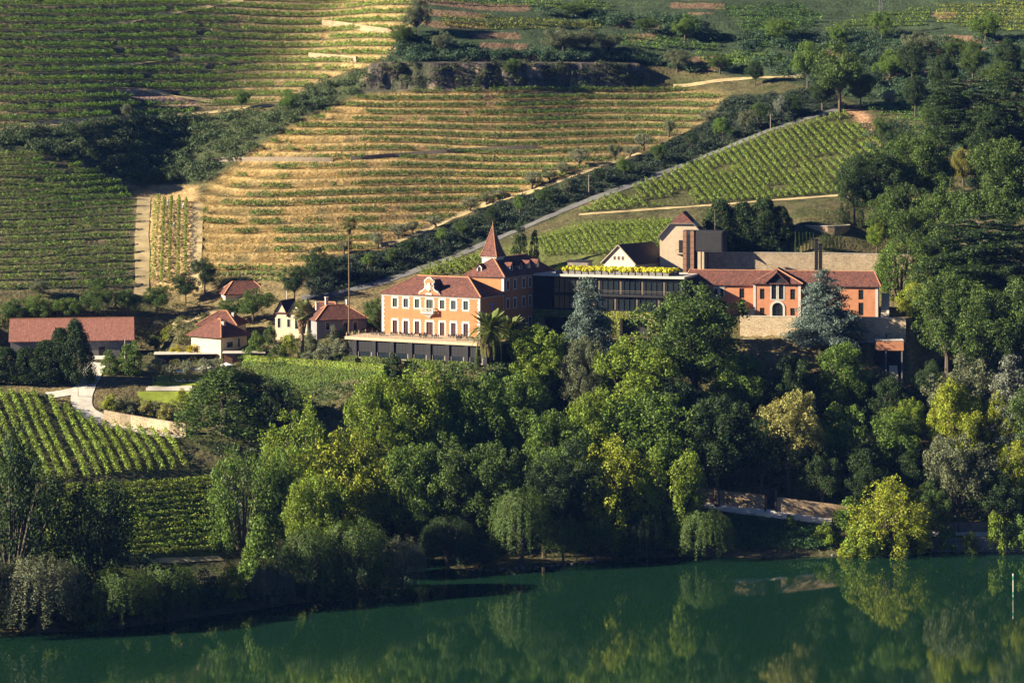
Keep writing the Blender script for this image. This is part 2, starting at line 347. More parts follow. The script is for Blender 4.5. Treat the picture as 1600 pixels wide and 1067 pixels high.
POLY = dict(
    golden=[(308, 425), (312, 330), (330, 285), (400, 232), (470, 190), (560, 150), (700, 140), (900, 138), (1050, 134), (1130, 148), (1100, 190), (1010, 235), (900, 272), (800, 305), (700, 345), (600, 388), (520, 398), (480, 415)],
    upleft=[(-100, 205), (20, 200), (200, 185), (400, 165), (430, 160), (520, 118), (590, 100), (640, 60), (650, -6), (-100, -6)],
    lefthill=[(-120, 462), (-120, 232), (60, 240), (140, 262), (210, 292), (216, 330), (212, 455)],
    fiverow=[(216, 460), (218, 305), (240, 288), (305, 288), (312, 330), (306, 455)],
    gully=[(-120, 232), (-120, 205), (20, 203), (200, 190), (420, 172), (520, 125), (590, 105), (560, 145), (470, 185), (400, 228), (330, 280), (305, 288), (235, 288), (215, 290), (140, 258), (60, 238)],
    cliff=[(560, 145), (590, 103), (720, 97), (960, 100), (1000, 108), (1005, 130), (960, 134), (900, 137), (700, 139)],
    band=[(480, 418), (520, 400), (600, 390), (700, 348), (800, 308), (900, 275), (1010, 238), (1100, 192), (1140, 150), (1290, 140), (1320, 170), (1200, 208), (1000, 287), (900, 322), (830, 352), (700, 407), (600, 440), (480, 470)],
    vineC=[(895, 333), (1000, 287), (1200, 208), (1322, 172), (1360, 205), (1398, 238), (1390, 275), (1320, 305), (1100, 322)],
    vineD=[(640, 430), (700, 408), (840, 372), (900, 345), (1045, 340), (1045, 400), (1000, 415), (760, 420)],
    upright=[(650, -6), (640, 60), (600, 98), (720, 96), (1000, 98), (1140, 116), (1290, 138), (1340, 160), (1480, 190), (1700, 120), (1700, -6)],
    dirt=[(165, 137), (215, 136), (335, 158), (300, 165), (235, 160)],
    earth=[(1320, 170), (1346, 172), (1402, 236), (1386, 240)],
    lowA=[(-120, 612), (75, 612), (130, 655), (160, 668), (285, 682), (312, 735), (60, 757), (-120, 770)],
    lowB=[(-120, 770), (60, 757), (312, 738), (345, 800), (345, 868), (60, 880), (-120, 885)])
POLYW = {}
for k_ in list(POLY): POLYW[k_] = mask(POLY[k_], 4 if k_ in ('golden', 'upleft', 'lefthill') else 2)
# benches cut into the slopes
nz1 = vnoise(XX, YY, 38, 1); nz2 = vnoise(XX, YY, 11, 2)
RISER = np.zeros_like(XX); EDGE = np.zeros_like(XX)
UF = {}
def bench(Z, m, h, amt, flat=.66, seed=0, name=None):
    u = (Z + (nz1 - .5) * h * .8 + (nz2 - .5) * .15) / h + seed; k = np.floor(u); f = u - k; UF[name] = u
    g = np.where(f < flat, f / flat * .22, .22 + (f - flat) / (1 - flat) * .78)
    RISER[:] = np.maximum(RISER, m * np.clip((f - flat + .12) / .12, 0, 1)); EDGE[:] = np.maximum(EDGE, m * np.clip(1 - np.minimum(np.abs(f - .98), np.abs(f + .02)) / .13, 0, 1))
    return Z + m * amt * (g - f) * h
ZZ = bench(ZZ, POLYW['golden'], 2.35, .95, .7, name='golden')
ZZ = bench(ZZ, POLYW['upleft'], 2.9, .85, .64, .3, name='upleft')
ZZ = bench(ZZ, POLYW['lefthill'], 1.9, .5, .7, .6, name='lefthill')
ZZ = bench(ZZ, POLYW['upright'], 4.2, .55, .7, .1, name='upright')
rough = (vnoise(XX, YY, 2.6, 3) - .5) * .30 + (vnoise(XX, YY, 7, 4) - .5) * .5
rough *= np.where(POLYW['vineC'] + POLYW['lowA'] + POLYW['lowB'] > .3, .3, np.where(POLYW['golden'] + POLYW['upleft'] > .5, .25, 1))
ZZ = ZZ + np.where(INNER, rough, 0) * np.clip((ZZ - .3) / 2, 0, 1)
# the rock cutting above the spur
cl = POLYW['cliff'].copy()
for _ in range(6): cl[:, 1:-1] = (cl[:, 2:] + cl[:, :-2] + 2 * cl[:, 1:-1]) / 4
u_c = np.clip((ZZ - 106.4) / 9.5, 0, 1); rib = vnoise(XX, YY * .3, 5, 61) * .16 + vnoise(XX, YY * .3, 1.8, 62) * .08
ZZ = ZZ + np.clip(cl * 1.5, 0, 1) * (106.4 + 9.5 * np.clip((u_c - .04 - rib) / .22, 0, 1) - np.clip(ZZ, 106.4, 115.9)) * .9
# level pads under the buildings: (front-left corner, angle, x0,x1,y0,y1, z)
def frame(o, a): return (Vector((math.cos(a), -math.sin(a))), Vector((math.sin(a), math.cos(a))), Vector((o[0], o[1])))
R = math.radians
MANOR_A = R(28); MANOR_O = at(750, 527, 636) - Vector((28.1 * math.cos(MANOR_A), -28.1 * math.sin(MANOR_A), 0))
MOD_A = R(19); MOD_O = at(836, 427, 661) - Vector((0, 0, 15.1))
LODGE_A = R(9); LODGE_O = at(1068, 491, 657)
BARN_A = R(-9); BARN_O = at(16, 558, 664)
PADS = [(MANOR_O, MANOR_A, -6, 40, -12.2, 42, MANOR_O.z - 5.2, 4), (MANOR_O, MANOR_A, -22, 40, -18.6, -12.2, MANOR_O.z - 6.0, 1.5), (MOD_O, MOD_A, -3, 42, -7, 17, MOD_O.z - .1, 4),
        (LODGE_O, LODGE_A, -1, 58, -4.6, 16, LODGE_O.z - .1, 1.0), (LODGE_O, LODGE_A, 10, 58, -8.8, -6.7, LODGE_O.z - 5.7, 1.0), (BARN_O, BARN_A, -3, 38, -8, 16, BARN_O.z - .1, 5)]
for o, a, x0, x1, y0, y1, z, bl in PADS:
    u, v, o2 = frame(o, a); dx = XX - o2.x; dy = YY - o2.y
    lx = dx * u.x + dy * u.y; ly = dx * v.x + dy * v.y
    d = np.maximum(np.maximum(x0 - lx, lx - x1), np.maximum(y0 - ly, ly - y1))
    t = np.clip(1 - d / bl, 0, 1); t = t * t * (3 - 2 * t)
    ZZ = ZZ * (1 - t) + z * t
# ground colour: soil and dry grass by parcel, with some slope light and shade painted in
C_ = np.zeros(XX.shape + (3,)); n3 = vnoise(XX, YY, 5, 7); n4 = vnoise(XX, YY, 1.9, 8); n5 = vnoise(XX, YY, 22, 9)
def mixc(m, col): 
    global C_; m = np.clip(m, 0, 1)[..., None]; C_ = C_ * (1 - m) + np.array(col) * m
C_[:] = (.085, .075, .035); mixc((n3 - .4) * 2, (.05, .06, .02)); mixc((n5 - .55) * 3, (.17, .13, .06))
G_ = POLYW['golden']; mixc(G_, (.20, .132, .042)); mixc(G_ * (n3 - .35) * 1.8, (.12, .10, .04)); mixc(G_ * (n4 - .55) * 1.2, (.31, .20, .085))
tr = np.clip((XX - 0) / 60, 0, 1); mixc(G_ * tr * .75, (.15, .115, .045))  # spur soil darker to the right: its dimmer light is painted in
U_ = POLYW['upleft']; mixc(U_, (.065, .075, .03)); mixc(U_ * RISER * .7, (.10, .075, .045)); mixc(U_ * EDGE * (.15 + .7 * n5), (.32, .23, .12)); mixc(U_ * np.clip((XX + 100) / 50, 0, 1) * (.3 + .7 * RISER), (.34, .235, .10))  # gold to the right also paints in the hill's sunlit side
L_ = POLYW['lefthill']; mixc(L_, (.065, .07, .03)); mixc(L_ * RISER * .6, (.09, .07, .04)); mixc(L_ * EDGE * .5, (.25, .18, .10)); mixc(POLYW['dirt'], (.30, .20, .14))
lf = np.clip((XX + 62) / 30, .25, 1); mixc(G_ * RISER * .75 * lf, (.11, .08, .045)); mixc(G_ * EDGE * .85, (.37, .26, .11)); mixc(G_ * tr * .4, (.10, .085, .045))  # riser brown is schist plus the walls' shadow lines painted in
UR = POLYW['upright']; mixc(UR, (.04, .058, .028)); mixc(UR * RISER * (n5 > .7), (.15, .10, .06))  # upper right soil darkened: the slope's half-shade sits in the colour
mixc(POLYW['fiverow'], (.42, .29, .13)); mixc(POLYW['gully'], (.055, .065, .028)); mixc(POLYW['band'], (.028, .036, .02))  # band soil darkened: the road bank's shade is put into the colour
mixc(POLYW['cliff'], (.075, .064, .054)); mixc(POLYW['cliff'] * (n3 - .4) * 2, (.05, .055, .03)); mixc(POLYW['cliff'] * (n4 > .78), (.20, .15, .10))  # cliff rock colour kept dark to carry the face's shade
mixc(POLYW['vineC'], (.065, .065, .026)); mixc(POLYW['earth'] * 1.3, (.34, .20, .11)); mixc(POLYW['vineD'], (.09, .10, .03)); mixc(POLYW['lowA'], (.075, .075, .03)); mixc(POLYW['lowB'], (.06, .07, .02))  # vineC soil darkened: shadow between the rows is painted into it
C_ *= (.72 + .56 * n4)[..., None]
mt, n, l, b = new_mat('ground')
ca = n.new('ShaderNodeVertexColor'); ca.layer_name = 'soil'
tc = n.new('ShaderNodeTexCoord'); nz = n.new('ShaderNodeTexNoise'); nz.inputs['Scale'].default_value = 1.1; nz.inputs['Detail'].default_value = 7; l.new(tc.outputs['Object'], nz.inputs['Vector'])
mr = n.new('ShaderNodeMapRange'); mr.inputs[1].default_value = .3; mr.inputs[2].default_value = .7; mr.inputs[3].default_value = .6; mr.inputs[4].default_value = 1.4; l.new(nz.outputs['Fac'], mr.inputs[0])
sc_ = n.new('ShaderNodeVectorMath'); sc_.operation = 'SCALE'; l.new(ca.outputs['Color'], sc_.inputs[0]); l.new(mr.outputs[0], sc_.inputs['Scale']); l.new(sc_.outputs[0], b.inputs['Base Color'])
b.inputs['Roughness'].default_value = .95; b.inputs['Specular IOR Level'].default_value = .1
bp = n.new('ShaderNodeBump'); bp.inputs['Strength'].default_value = .9; bp.inputs['Distance'].default_value = .5; l.new(nz.outputs['Fac'], bp.inputs['Height']); l.new(bp.outputs[0], b.inputs['Normal'])
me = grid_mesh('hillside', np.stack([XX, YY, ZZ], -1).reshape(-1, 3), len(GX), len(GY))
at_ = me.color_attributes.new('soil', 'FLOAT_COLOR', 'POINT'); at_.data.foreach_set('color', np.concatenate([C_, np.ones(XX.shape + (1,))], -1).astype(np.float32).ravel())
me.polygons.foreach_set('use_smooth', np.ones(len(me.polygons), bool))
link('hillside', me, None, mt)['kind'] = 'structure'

# the river
mw, n, l, b = new_mat('river_water'); b.inputs['Base Color'].default_value = (.006, .0245, .0125, 1); b.inputs['Roughness'].default_value = .015; b.inputs['IOR'].default_value = 1.58
tc = n.new('ShaderNodeTexCoord'); mp = n.new('ShaderNodeMapping'); mp.inputs['Scale'].default_value = (1, .8, 1); l.new(tc.outputs['Object'], mp.inputs[0])
nz = n.new('ShaderNodeTexNoise'); nz.inputs['Scale'].default_value = 1.6; nz.inputs['Detail'].default_value = 3; l.new(mp.outputs[0], nz.inputs['Vector'])
n2 = n.new('ShaderNodeTexNoise'); n2.inputs['Scale'].default_value = .12; n2.inputs['Detail'].default_value = 3; l.new(mp.outputs[0], n2.inputs['Vector'])
ml = n.new('ShaderNodeMath'); ml.operation = 'MULTIPLY'; l.new(nz.outputs['Fac'], ml.inputs[0]); l.new(n2.outputs['Fac'], ml.inputs[1])
bp = n.new('ShaderNodeBump'); bp.inputs['Strength'].default_value = .07; bp.inputs['Distance'].default_value = .08; l.new(ml.outputs[0], bp.inputs['Height']); l.new(bp.outputs[0], b.inputs['Normal'])
w = MB(); w.poly([(-2400, 180, 0), (2400, 180, 0), (2400, 640, 0), (-2400, 640, 0)]); w.build('river', mw)['kind'] = 'structure'

# tracks and paths draped on the ground
def smooth_line(pts, step=6):
    p = np.array(pts, float); d = np.r_[0, np.cumsum(np.hypot(*np.diff(p, axis=0).T))]; t = np.linspace(0, d[-1], max(2, int(d[-1] / step)))
    q = np.c_[np.interp(t, d, p[:, 0]), np.interp(t, d, p[:, 1])]
    for _ in range(3): q[1:-1] = (q[:-2] + 2 * q[1:-1] + q[2:]) / 4
    return q
def track(name, pts, w, mat, lift=.14, lead=None):
    q = smooth_line(pts); P = G(q[:, 0], q[:, 1]); P = P[np.r_[True, np.hypot(*np.diff(P[:, :2], axis=0).T) < 25]]
    for _ in range(2): P[1:-1] = (P[:-2] + 2 * P[1:-1] + P[2:]) / 4
    d = np.gradient(P[:, :2], axis=0); d /= np.maximum(np.hypot(d[:, 0], d[:, 1])[:, None], 1e-6); nrm = np.c_[-d[:, 1], d[:, 0]]
    k = 5; V = []
    for j in range(k):
        o = P[:, :2] + nrm * (w * (j / (k - 1) - .5)) * (1 + .25 * (vnoise(P[:, 0], P[:, 1], 5, 20 + j) - .5))[:, None]
        V.append(np.c_[o, np.maximum(TZ(o[:, 0], o[:, 1]), TZ(P[:, 0], P[:, 1]) - .5) + lift])
    V = np.stack(V, 1).reshape(-1, 3)
    o = link(name, grid_mesh(name, V, k, len(P)), None, mat); o['kind'] = 'structure'; return o
track('hill_road', [(470, 466), (530, 458), (600, 441), (700, 406), (830, 351), (905, 319), (1000, 285), (1100, 246), (1200, 205), (1318, 168)], 2.9, M['asphalt'])
track('upper_track', [(-40, 206), (20, 200), (100, 193), (200, 185), (300, 178), (370, 172), (430, 164)], 2.6, M['sand'])
track('ridge_path', [(590, 388), (650, 368), (700, 345), (760, 320), (830, 300), (900, 274), (1000, 240)], 2.2, M['sand'])
track('vineyard_track', [(222, 462), (222, 400), (222, 340), (226, 308)], 4.0, M['sand'])
track('field_track', [(306, 452), (307, 380), (309, 320)], 3.2, M['sand'])
track('terrace_track', [(905, 336), (960, 332), (1100, 322), (1200, 314), (1310, 306)], 1.7, M['sand'])
track('pale_track', [(1052, 137), (1080, 134), (1120, 127), (1180, 122), (1270, 120)], 2.4, M['sand'])
track('terrace_path', [(58, 58), (120, 48), (200, 36), (300, 16), (380, 2)], 1.5, M['sand'])
track('terrace_path', [(105, 112), (180, 104), (260, 95), (340, 87)], 1.3, M['sand'])
track('terrace_path', [(60, 138), (160, 136), (215, 139), (280, 152), (335, 160)], 1.3, M['sand'])
track('driveway', [(150, 556), (148, 575), (138, 600), (122, 620), (130, 642), (160, 660), (220, 672), (285, 680)], 5.0, M['road'])
track('yard_track', [(75, 618), (120, 612), (140, 604)], 4.0, M['road'])
track('garden_path', [(240, 518), (300, 500), (340, 486), (372, 474)], 2.2, M['sand'])
track('riverside_path', [(1085, 786), (1130, 794), (1180, 801), (1240, 808), (1300, 816)], 3.6, M['road'])
track('towpath', [(1455, 834), (1520, 834), (1600, 834), (1680, 834)], 2.4, M['road'])
track('bank_path', [(235, 878), (290, 875), (345, 872)], 2.2, M['sand'])
track('river_stairs', [(352, 742), (362, 775), (375, 800), (392, 825)], 2.6, M['concrete'])
# ------------------------------------------------------------------ leaves
def leaf_quads(P, N, size, r, asp=.62):
    N = N / np.maximum(np.linalg.norm(N, axis=1, keepdims=True), 1e-6)
    T = np.cross(N, r.normal(size=P.shape)); T /= np.maximum(np.linalg.norm(T, axis=1, keepdims=True), 1e-6)
    B = np.cross(N, T); s = (size * r.uniform(.65, 1.35, len(P)))[:, None] / 2 if np.isscalar(size) else (size * r.uniform(.65, 1.35, len(P)))[:, None] / 2
    fold = N * s * .25
    return np.stack([P + T * s, P + B * s * asp + fold, P - T * s, P - B * s * asp + fold], 1).reshape(-1, 3)
def sph(r, n):
    d = r.normal(size=(n, 3)); return d / np.linalg.norm(d, axis=1, keepdims=True)
def lobes_leaves(L, n_each, size, r, jit=.55, inner=.25, up=.0):
    out = []
    for c, rad in L:
        c = np.array(c); rad = np.array(rad if hasattr(rad, '__len__') else (rad, rad, rad))
        k = max(8, int(n_each * (rad.prod() ** (2 / 3)) if n_each < 1e6 else 8))
        d = sph(r, k); d[:, 2] += up; d /= np.linalg.norm(d, axis=1, keepdims=True)
        q = np.where(r.random(k) < inner, r.uniform(.3, .85, k), r.uniform(.85, 1.08, k))[:, None]
        P = c + d * rad * q
        out.append(leaf_quads(P, d / rad * rad.mean() + r.normal(size=(k, 3)) * jit, size, r))
    return np.concatenate(out)

def solid_row(P, r, h, w, per, leaf, keep=None):                # leaves along a line of points (n,3)
    seg = np.linalg.norm(np.diff(P[:, :2], axis=0), axis=1); d = np.r_[0, np.cumsum(seg)]
    n = max(6, int(d[-1] * per)); t = r.uniform(0, d[-1], n)
    Q = np.stack([np.interp(t, d, P[:, i]) for i in range(3)], 1)
    dr = np.stack([np.interp(t, d, np.gradient(P[:, i], d + np.arange(len(d)) * 1e-6)) for i in range(2)], 1); dr /= np.maximum(np.linalg.norm(dr, axis=1, keepdims=True), 1e-6)
    side = np.c_[-dr[:, 1], dr[:, 0]]
    a = r.uniform(0, math.pi, n); rad = np.sqrt(r.uniform(.15, 1, n))
    lump = .72 + .55 * vnoise(Q[:, 0] + Q[:, 1] * .7, Q[:, 1], 1.3, 31)
    lat = np.cos(a) * rad * w / 2 * lump; up = (.28 + .72 * np.sin(a) * rad) * h * lump
    if keep is not None:
        kk = keep(Q[:, 0], Q[:, 1]); Q, side, lat, up, a = Q[kk], side[kk], lat[kk], up[kk], a[kk]; n = len(Q)
    if n == 0: return np.zeros((0, 3))
    Pp = Q + np.c_[side * lat[:, None], up]
    N = np.c_[side * np.cos(a)[:, None], np.sin(a) + .3] + r.normal(size=(n, 3)) * .6
    return leaf_quads(Pp, N, leaf, r)
NROW = [0]
def vine_row(segs, label, group, tint, h=1.55, w=.9, per=16, leaf=.42, keep=None):
    r = np.random.default_rng(300 + NROW[0]); NROW[0] += 1
    V = [solid_row(P, r, h, w, per, leaf, keep) for P in segs if len(P) > 1]
    V = np.concatenate(V) if V else np.zeros((0, 3))
    if len(V) < 24: return None
    o0 = V.mean(0); o0[2] = V[:, 2].min()
    o = link('vine_row', np_mesh('vine_row', V - o0), None, M['leaf'], tuple(o0))
    f = 1 + .12 * (r.random() - .5); o.color = (tint[0] * f * (1 + .08 * (r.random() - .5)), tint[1] * f, tint[2] * f, 1)
    return tag(o, label, 'vine row', group)
def plan_line(a, b, n=40):                                       # straight on the ground between two picture points
    A, B = G(*a)[0], G(*b)[0]; t = np.linspace(0, 1, n)[:, None]; P = A * (1 - t) + B * t; P[:, 2] = TZ(P[:, 0], P[:, 1]); return P
def along(pts, n):
    p = np.array(pts, float); d = np.r_[0, np.cumsum(np.hypot(*np.diff(p, axis=0).T))]; t = np.linspace(0, d[-1], n)
    return np.c_[np.interp(t, d, p[:, 0]), np.interp(t, d, p[:, 1])]

# lower left, rows running down towards the river
bots = [-60, -42, -24, -6, 10, 27, 44, 62, 79, 97, 113, 136, 155, 171, 186, 203, 220, 237, 255, 273, 292]
for i, bx in enumerate(bots):
    by = 756 - max(0, bx - 60) * .085
    L = 134 * .46; tx = bx - 62; ty = 616
    if tx > 66:
        k = .46 + (bx - 140) / 150 * .16
        for s in np.linspace(1, 0, 60):                          # climb the row until it meets the track side
            x_, y_ = bx - (by - 616) * s * k, by - (by - 616) * s
            lim = np.interp(x_, [66, 130, 160, 285], [616, 652, 664, 682])
            if y_ >= lim: tx, ty = x_, y_; break
    vine_row([plan_line((tx, ty), (bx, by))], f'{nth(i)} row from the left of the steep rows beside the pale drive', 'vine rows beside the pale drive', (.20, .27, .035), 1.9, 1.5, 36, .46)
for i in range(12):
    y = 764 + i * 9.8; q = along([(50, y + 3), (180, y), (338, y - 12)], 40)
    vine_row([G(q[:, 0], q[:, 1])], f'{nth(i)} level row from the top in the vine block above the bank path', 'level vine rows above the bank path', (.20, .26, .035), 1.6, 1.8, 34, .46)
# five upright rows between the two hills
for i, (a, b) in enumerate([((247, 312), (238, 443)), ((257, 314), (252, 444)), ((268, 314), (264, 446)), ((280, 314), (278, 446)), ((291, 316), (289, 442))]):
    vine_row([plan_line(a, b)], f'{nth(i)} from the left of five vine rows climbing straight uphill', 'vine rows climbing straight uphill', (.16, .21, .03), 2.0, .85 if i else 1.8, 34, .42)
# long diagonal rows on the right slope
st = along([(905, 327), (1000, 289), (1200, 209), (1316, 177)], 44); en = along([(918, 333), (1100, 320), (1312, 303), (1330, 290), (1394, 240)], 44)
for i in range(44):
    vine_row([plan_line(tuple(st[i]), tuple(en[i]))], f'{nth(i)} diagonal row from the left in the sunny vineyard above the road bend', 'diagonal vine rows in the right vineyard', (.15, .21, .03), 1.7, 1.05, 28, .44,
             lambda x, y: vnoise(x, y, 7, 55) > .17)
st = along([(836, 374), (930, 352), (1040, 346)], 24); en = along([(852, 402), (960, 398), (1090, 392)], 24)
for i in range(24):
    vine_row([plan_line(tuple(st[i]), tuple(en[i]))], f'{nth(i)} row from the left in the vines just behind the planted roof', 'vine rows behind the planted roof', (.16, .22, .032), 1.7, .9, 26, .42)
st = along([(655, 425), (700, 410), (760, 398)], 9); en = along([(676, 434), (730, 428), (785, 415)], 9)
for i in range(9):
    vine_row([plan_line(tuple(st[i]), tuple(en[i]))], f'{nth(i)} leafy row from the left in the vines behind the manor roof', 'vine rows behind the manor roof', (.15, .19, .028), 2.0, 1.8, 34, .5)
# contour rows on the benches
def contour(u, lev, m, x0, x1):
    js = np.where((GX > x0) & (GX < x1))[0]; js = js[::2]; out = []; cur = []
    i0 = np.searchsorted(GY, 600); i1 = np.searchsorted(GY, 985)
    for j in js:
        c = u[i0:i1, j]; k = np.where((c[1:] >= lev) & (c[:-1] < lev) & (m[i0 + 1:i1, j] > .45))[0]
        if len(k) == 0:
            if len(cur) > 3: out.append(np.array(cur))
            cur = []; continue
        y = GY[i0 + k[0] + 1]
        if cur and abs(cur[-1][1] - y) > 5:
            if len(cur) > 3: out.append(np.array(cur))
            cur = []
        cur.append((GX[j], y, float(TZ(GX[j], y))))
    if len(cur) > 3: out.append(np.array(cur))
    return out
def bench_rows(name, where, group, tint, offs, h, w, per, leaf, keep=None, x0=-225, x1=225):
    u, m = UF[name], POLYW[name]; sel = u[(m > .5)]; lo, hi = int(np.floor(sel.min())), int(np.ceil(sel.max())); i = 0
    for k in range(hi, lo - 1, -1):
        for of in offs:
            S = contour(u, k + of, m, x0, x1)
            if sum(len(s) for s in S) < 8: continue
            vine_row(S, f'{nth(i)} vine row from the top on {where}', group, tint, h, w, per, leaf, keep); i += 1
bench_rows('golden', 'the dry golden terraced spur', 'vine rows on the golden terraces', (.11, .17, .03), (.12, .4), 1.7, 1.2, 28, .46,
           lambda x, y: vnoise(x, y, 7, 41) + .36 * np.clip((x + 40) / 70, -.45, 1) + .3 * (vnoise(x, y, 2.2, 42) - .5) > .31)
bench_rows('upleft', 'the terraced hill at upper left', 'vine rows on the upper left terraces', (.145, .235, .032), (.1, .42), 1.8, 1.3, 28, .46,
           lambda x, y: (vnoise(x, y, 6, 43) > .16) & (TZ(x, y, POLYW['dirt']) < .3))
bench_rows('lefthill', 'the shaded hillside at left', 'vine rows on the shaded left hill', (.15, .24, .032), (.3,), 1.9, 1.4, 32, .46, lambda x, y: vnoise(x, y, 6, 44) > .2)
def poly_rows(poly, gap, where, group, tint, slope=0., h=1.6, w=1.4, per=18, leaf=.5):
    P = np.array(poly, float); i = 0
    for y in np.arange(P[:, 1].min() + gap / 2, P[:, 1].max(), gap):
        xs = np.arange(P[:, 0].min() - 5, P[:, 0].max() + 5, 3.); yy = y + slope * (xs - P[:, 0].mean()) + 1.2 * np.sin(xs / 23.)
        k = inpoly(xs, yy, poly)
        if k.sum() < 5: continue
        W = G(xs[k], yy[k]); j = np.where(np.hypot(*np.diff(W[:, :2], axis=0).T) > 9)[0] + 1
        if vine_row([s for s in np.split(W, j) if len(s) > 2], f'{nth(i)} row from the top in {where}', group, tint, h, w, per, leaf): i += 1
poly_rows([(1110, 12), (1250, 10), (1290, 30), (1250, 60), (1190, 80), (1140, 30)], 5.5, 'the neat green vine patch below the hilltop lane', 'neat vine rows at upper right', (.10, .18, .035), -.05)
poly_rows([(655, -4), (800, 3), (955, 6), (960, 22), (800, 13), (660, 8)], 6, 'the top centre strip of vines', 'vines along the top centre', (.14, .21, .03), .05)
poly_rows([(690, 26), (800, 30), (935, 38), (940, 48), (800, 48), (690, 44)], 6, 'the yellowing vine strip at top centre', 'yellowing vines at top centre', (.20, .21, .03), .03)
poly_rows([(965, 58), (1030, 60), (1130, 73), (1120, 82), (1000, 80), (965, 70)], 6, 'the small vine patch under the reddish bank', 'vines under the reddish bank', (.11, .19, .035), .1)
poly_rows([(1080, 84), (1200, 86), (1250, 95), (1240, 108), (1100, 104)], 6, 'the vine strip above the pale track', 'vines above the pale track', (.14, .22, .03), .05)
poly_rows([(1290, 48), (1330, 30), (1460, 12), (1455, 40), (1400, 48), (1300, 54)], 6, 'the vine patch around the pylon foot', 'vines around the pylon', (.15, .22, .03), -.05)
poly_rows([(1462, 10), (1610, 4), (1610, 52), (1520, 48), (1462, 38)], 6, 'the yellow green vine patch in the top right corner', 'vines in the top right corner', (.21, .24, .03), .02)
poly_rows([(1340, 162), (1480, 165), (1472, 196), (1410, 198), (1370, 186)], 8, 'the bright level vines beside the dark cedar', 'level vines beside the dark cedar', (.11, .20, .03), .02, 1.6, 1.4, 16)
poly_rows([(300, 418), (480, 418), (462, 446), (330, 450)], 9, 'the green strip at the foot of the golden spur', 'vines at the foot of the golden spur', (.11, .18, .03), 0, 1.6, 1.6, 20)
poly_rows([(1254, 342), (1320, 322), (1322, 346), (1260, 352)], 4.5, 'the little round terrace above the stone wall', 'vines on the little round terrace', (.16, .16, .05), -.1, .8, .5, 10, .3)

# ------------------------------------------------------------------ trees: one set of meshes per kind, unit high and unit wide
PROTO = {}
def trunk_mesh(pts, rad, limbs=(), n=7):
    m = MB(); m.tube(pts, rad, n)
    for a, b, r0, r1 in limbs:
        mid = (Vector(a) + Vector(b)) / 2 + Vector((0, 0, .02)); m.tube([a, mid, b], [r0, (r0 + r1) / 2, r1], 5)
    return m.mesh('trunk')
def proto(kind, i, leafv, trunk): PROTO.setdefault(kind, []).append((np_mesh(kind + '_crown', leafv), trunk))
for i in range(5):                                                # broad rounded crowns built of many leafy bunches
    r = np.random.default_rng(50 + i); L = []; limbs = []
    big = []
    for k in range(9):
        a = k * 2.4 + r.uniform(-.4, .4); zz = r.uniform(.38, .80); rr = .27 * math.sin(math.pi * min(1, (zz - .1) / .92)) + .05
        big.append((np.array((math.cos(a) * rr, math.sin(a) * rr, zz)), r.uniform(.17, .24)))
    big.append((np.array((0, 0, .80)), .2)); big.append((np.array((.03, 0, .5)), .25))
    for c, R0 in big:
        limbs.append(((0, 0, .28), tuple(c), .022, .006))
        for k in range(13):
            d = sph(r, 1)[0]; d[2] = d[2] * .8 + .2
            L.append((c + d * R0 * r.uniform(.7, 1.0), r.uniform(.05, .085)))
    for k in range(10): L.append((np.array((0, 0, .55)) + sph(r, 1)[0] * .2, .12))
    lv = lobes_leaves(L, 19000, .025, r, .6, .3, .25)
    proto('round', i, lv, trunk_mesh([(0, 0, -.03), (.005, 0, .2), (0, .01, .45)], [.034, .026, .018], limbs))
for i in range(4):                                                # the big old trees: closed crowns of small bunches
    r = np.random.default_rng(250 + i); L = []; limbs = []
    for k in range(26):
        d = sph(r, 1)[0]; d[2] = d[2] * .9 + .1; c = np.array((0, 0, .56)) + d * np.array((.33, .33, .30)) * r.uniform(.75, 1.05); R0 = r.uniform(.11, .17); limbs.append(((0, 0, .25), tuple(c), .02, .005))
        for q in range(13): e = sph(r, 1)[0]; e[2] = e[2] * .8 + .2; L.append((c + e * R0 * r.uniform(.75, 1), r.uniform(.036, .06)))
    for k in range(14): L.append((np.array((0, 0, .55)) + sph(r, 1)[0] * .2, .12))
    proto('dense', i, lobes_leaves(L, 26000, .020, r, .6, .25, .25), trunk_mesh([(0, 0, -.03), (.005, 0, .2), (0, .01, .45)], [.034, .026, .018], limbs))
for i in range(5):                                                # upright feathery plumes, light and open
    r = np.random.default_rng(70 + i); L = []; limbs = []
    for k in range(24):
        a = r.uniform(0, 6.28); rr = .43 * math.sqrt(r.random()); top = (.35 + .63 * math.sqrt(1 - (rr / .47) ** 2)) * r.uniform(.86, 1.02)
        x, y = math.cos(a) * rr, math.sin(a) * rr; z0 = max(.05, top - r.uniform(.35, .8))
        limbs.append(((x * .2, y * .2, .1), (x, y, top - .08), .014, .004))
        nb = 6
        for q in range(nb):
            t = q / (nb - 1); z = z0 + (top - z0) * t; wd = .07 * math.sin(math.pi * (.12 + .8 * t)) + .015
            for _ in range(2):
                L.append((np.array((x + r.normal() * wd * .8, y + r.normal() * wd * .8, z + r.normal() * .012)), (r.uniform(.042, .07),) * 2 + (r.uniform(.05, .085),)))
    lv = lobes_leaves(L, 14500, .024, r, .65, .3, .2)
    proto('airy', i, lv, trunk_mesh([(0, 0, -.03), (.01, 0, .25), (0, .01, .6)], [.026, .02, .01], limbs))
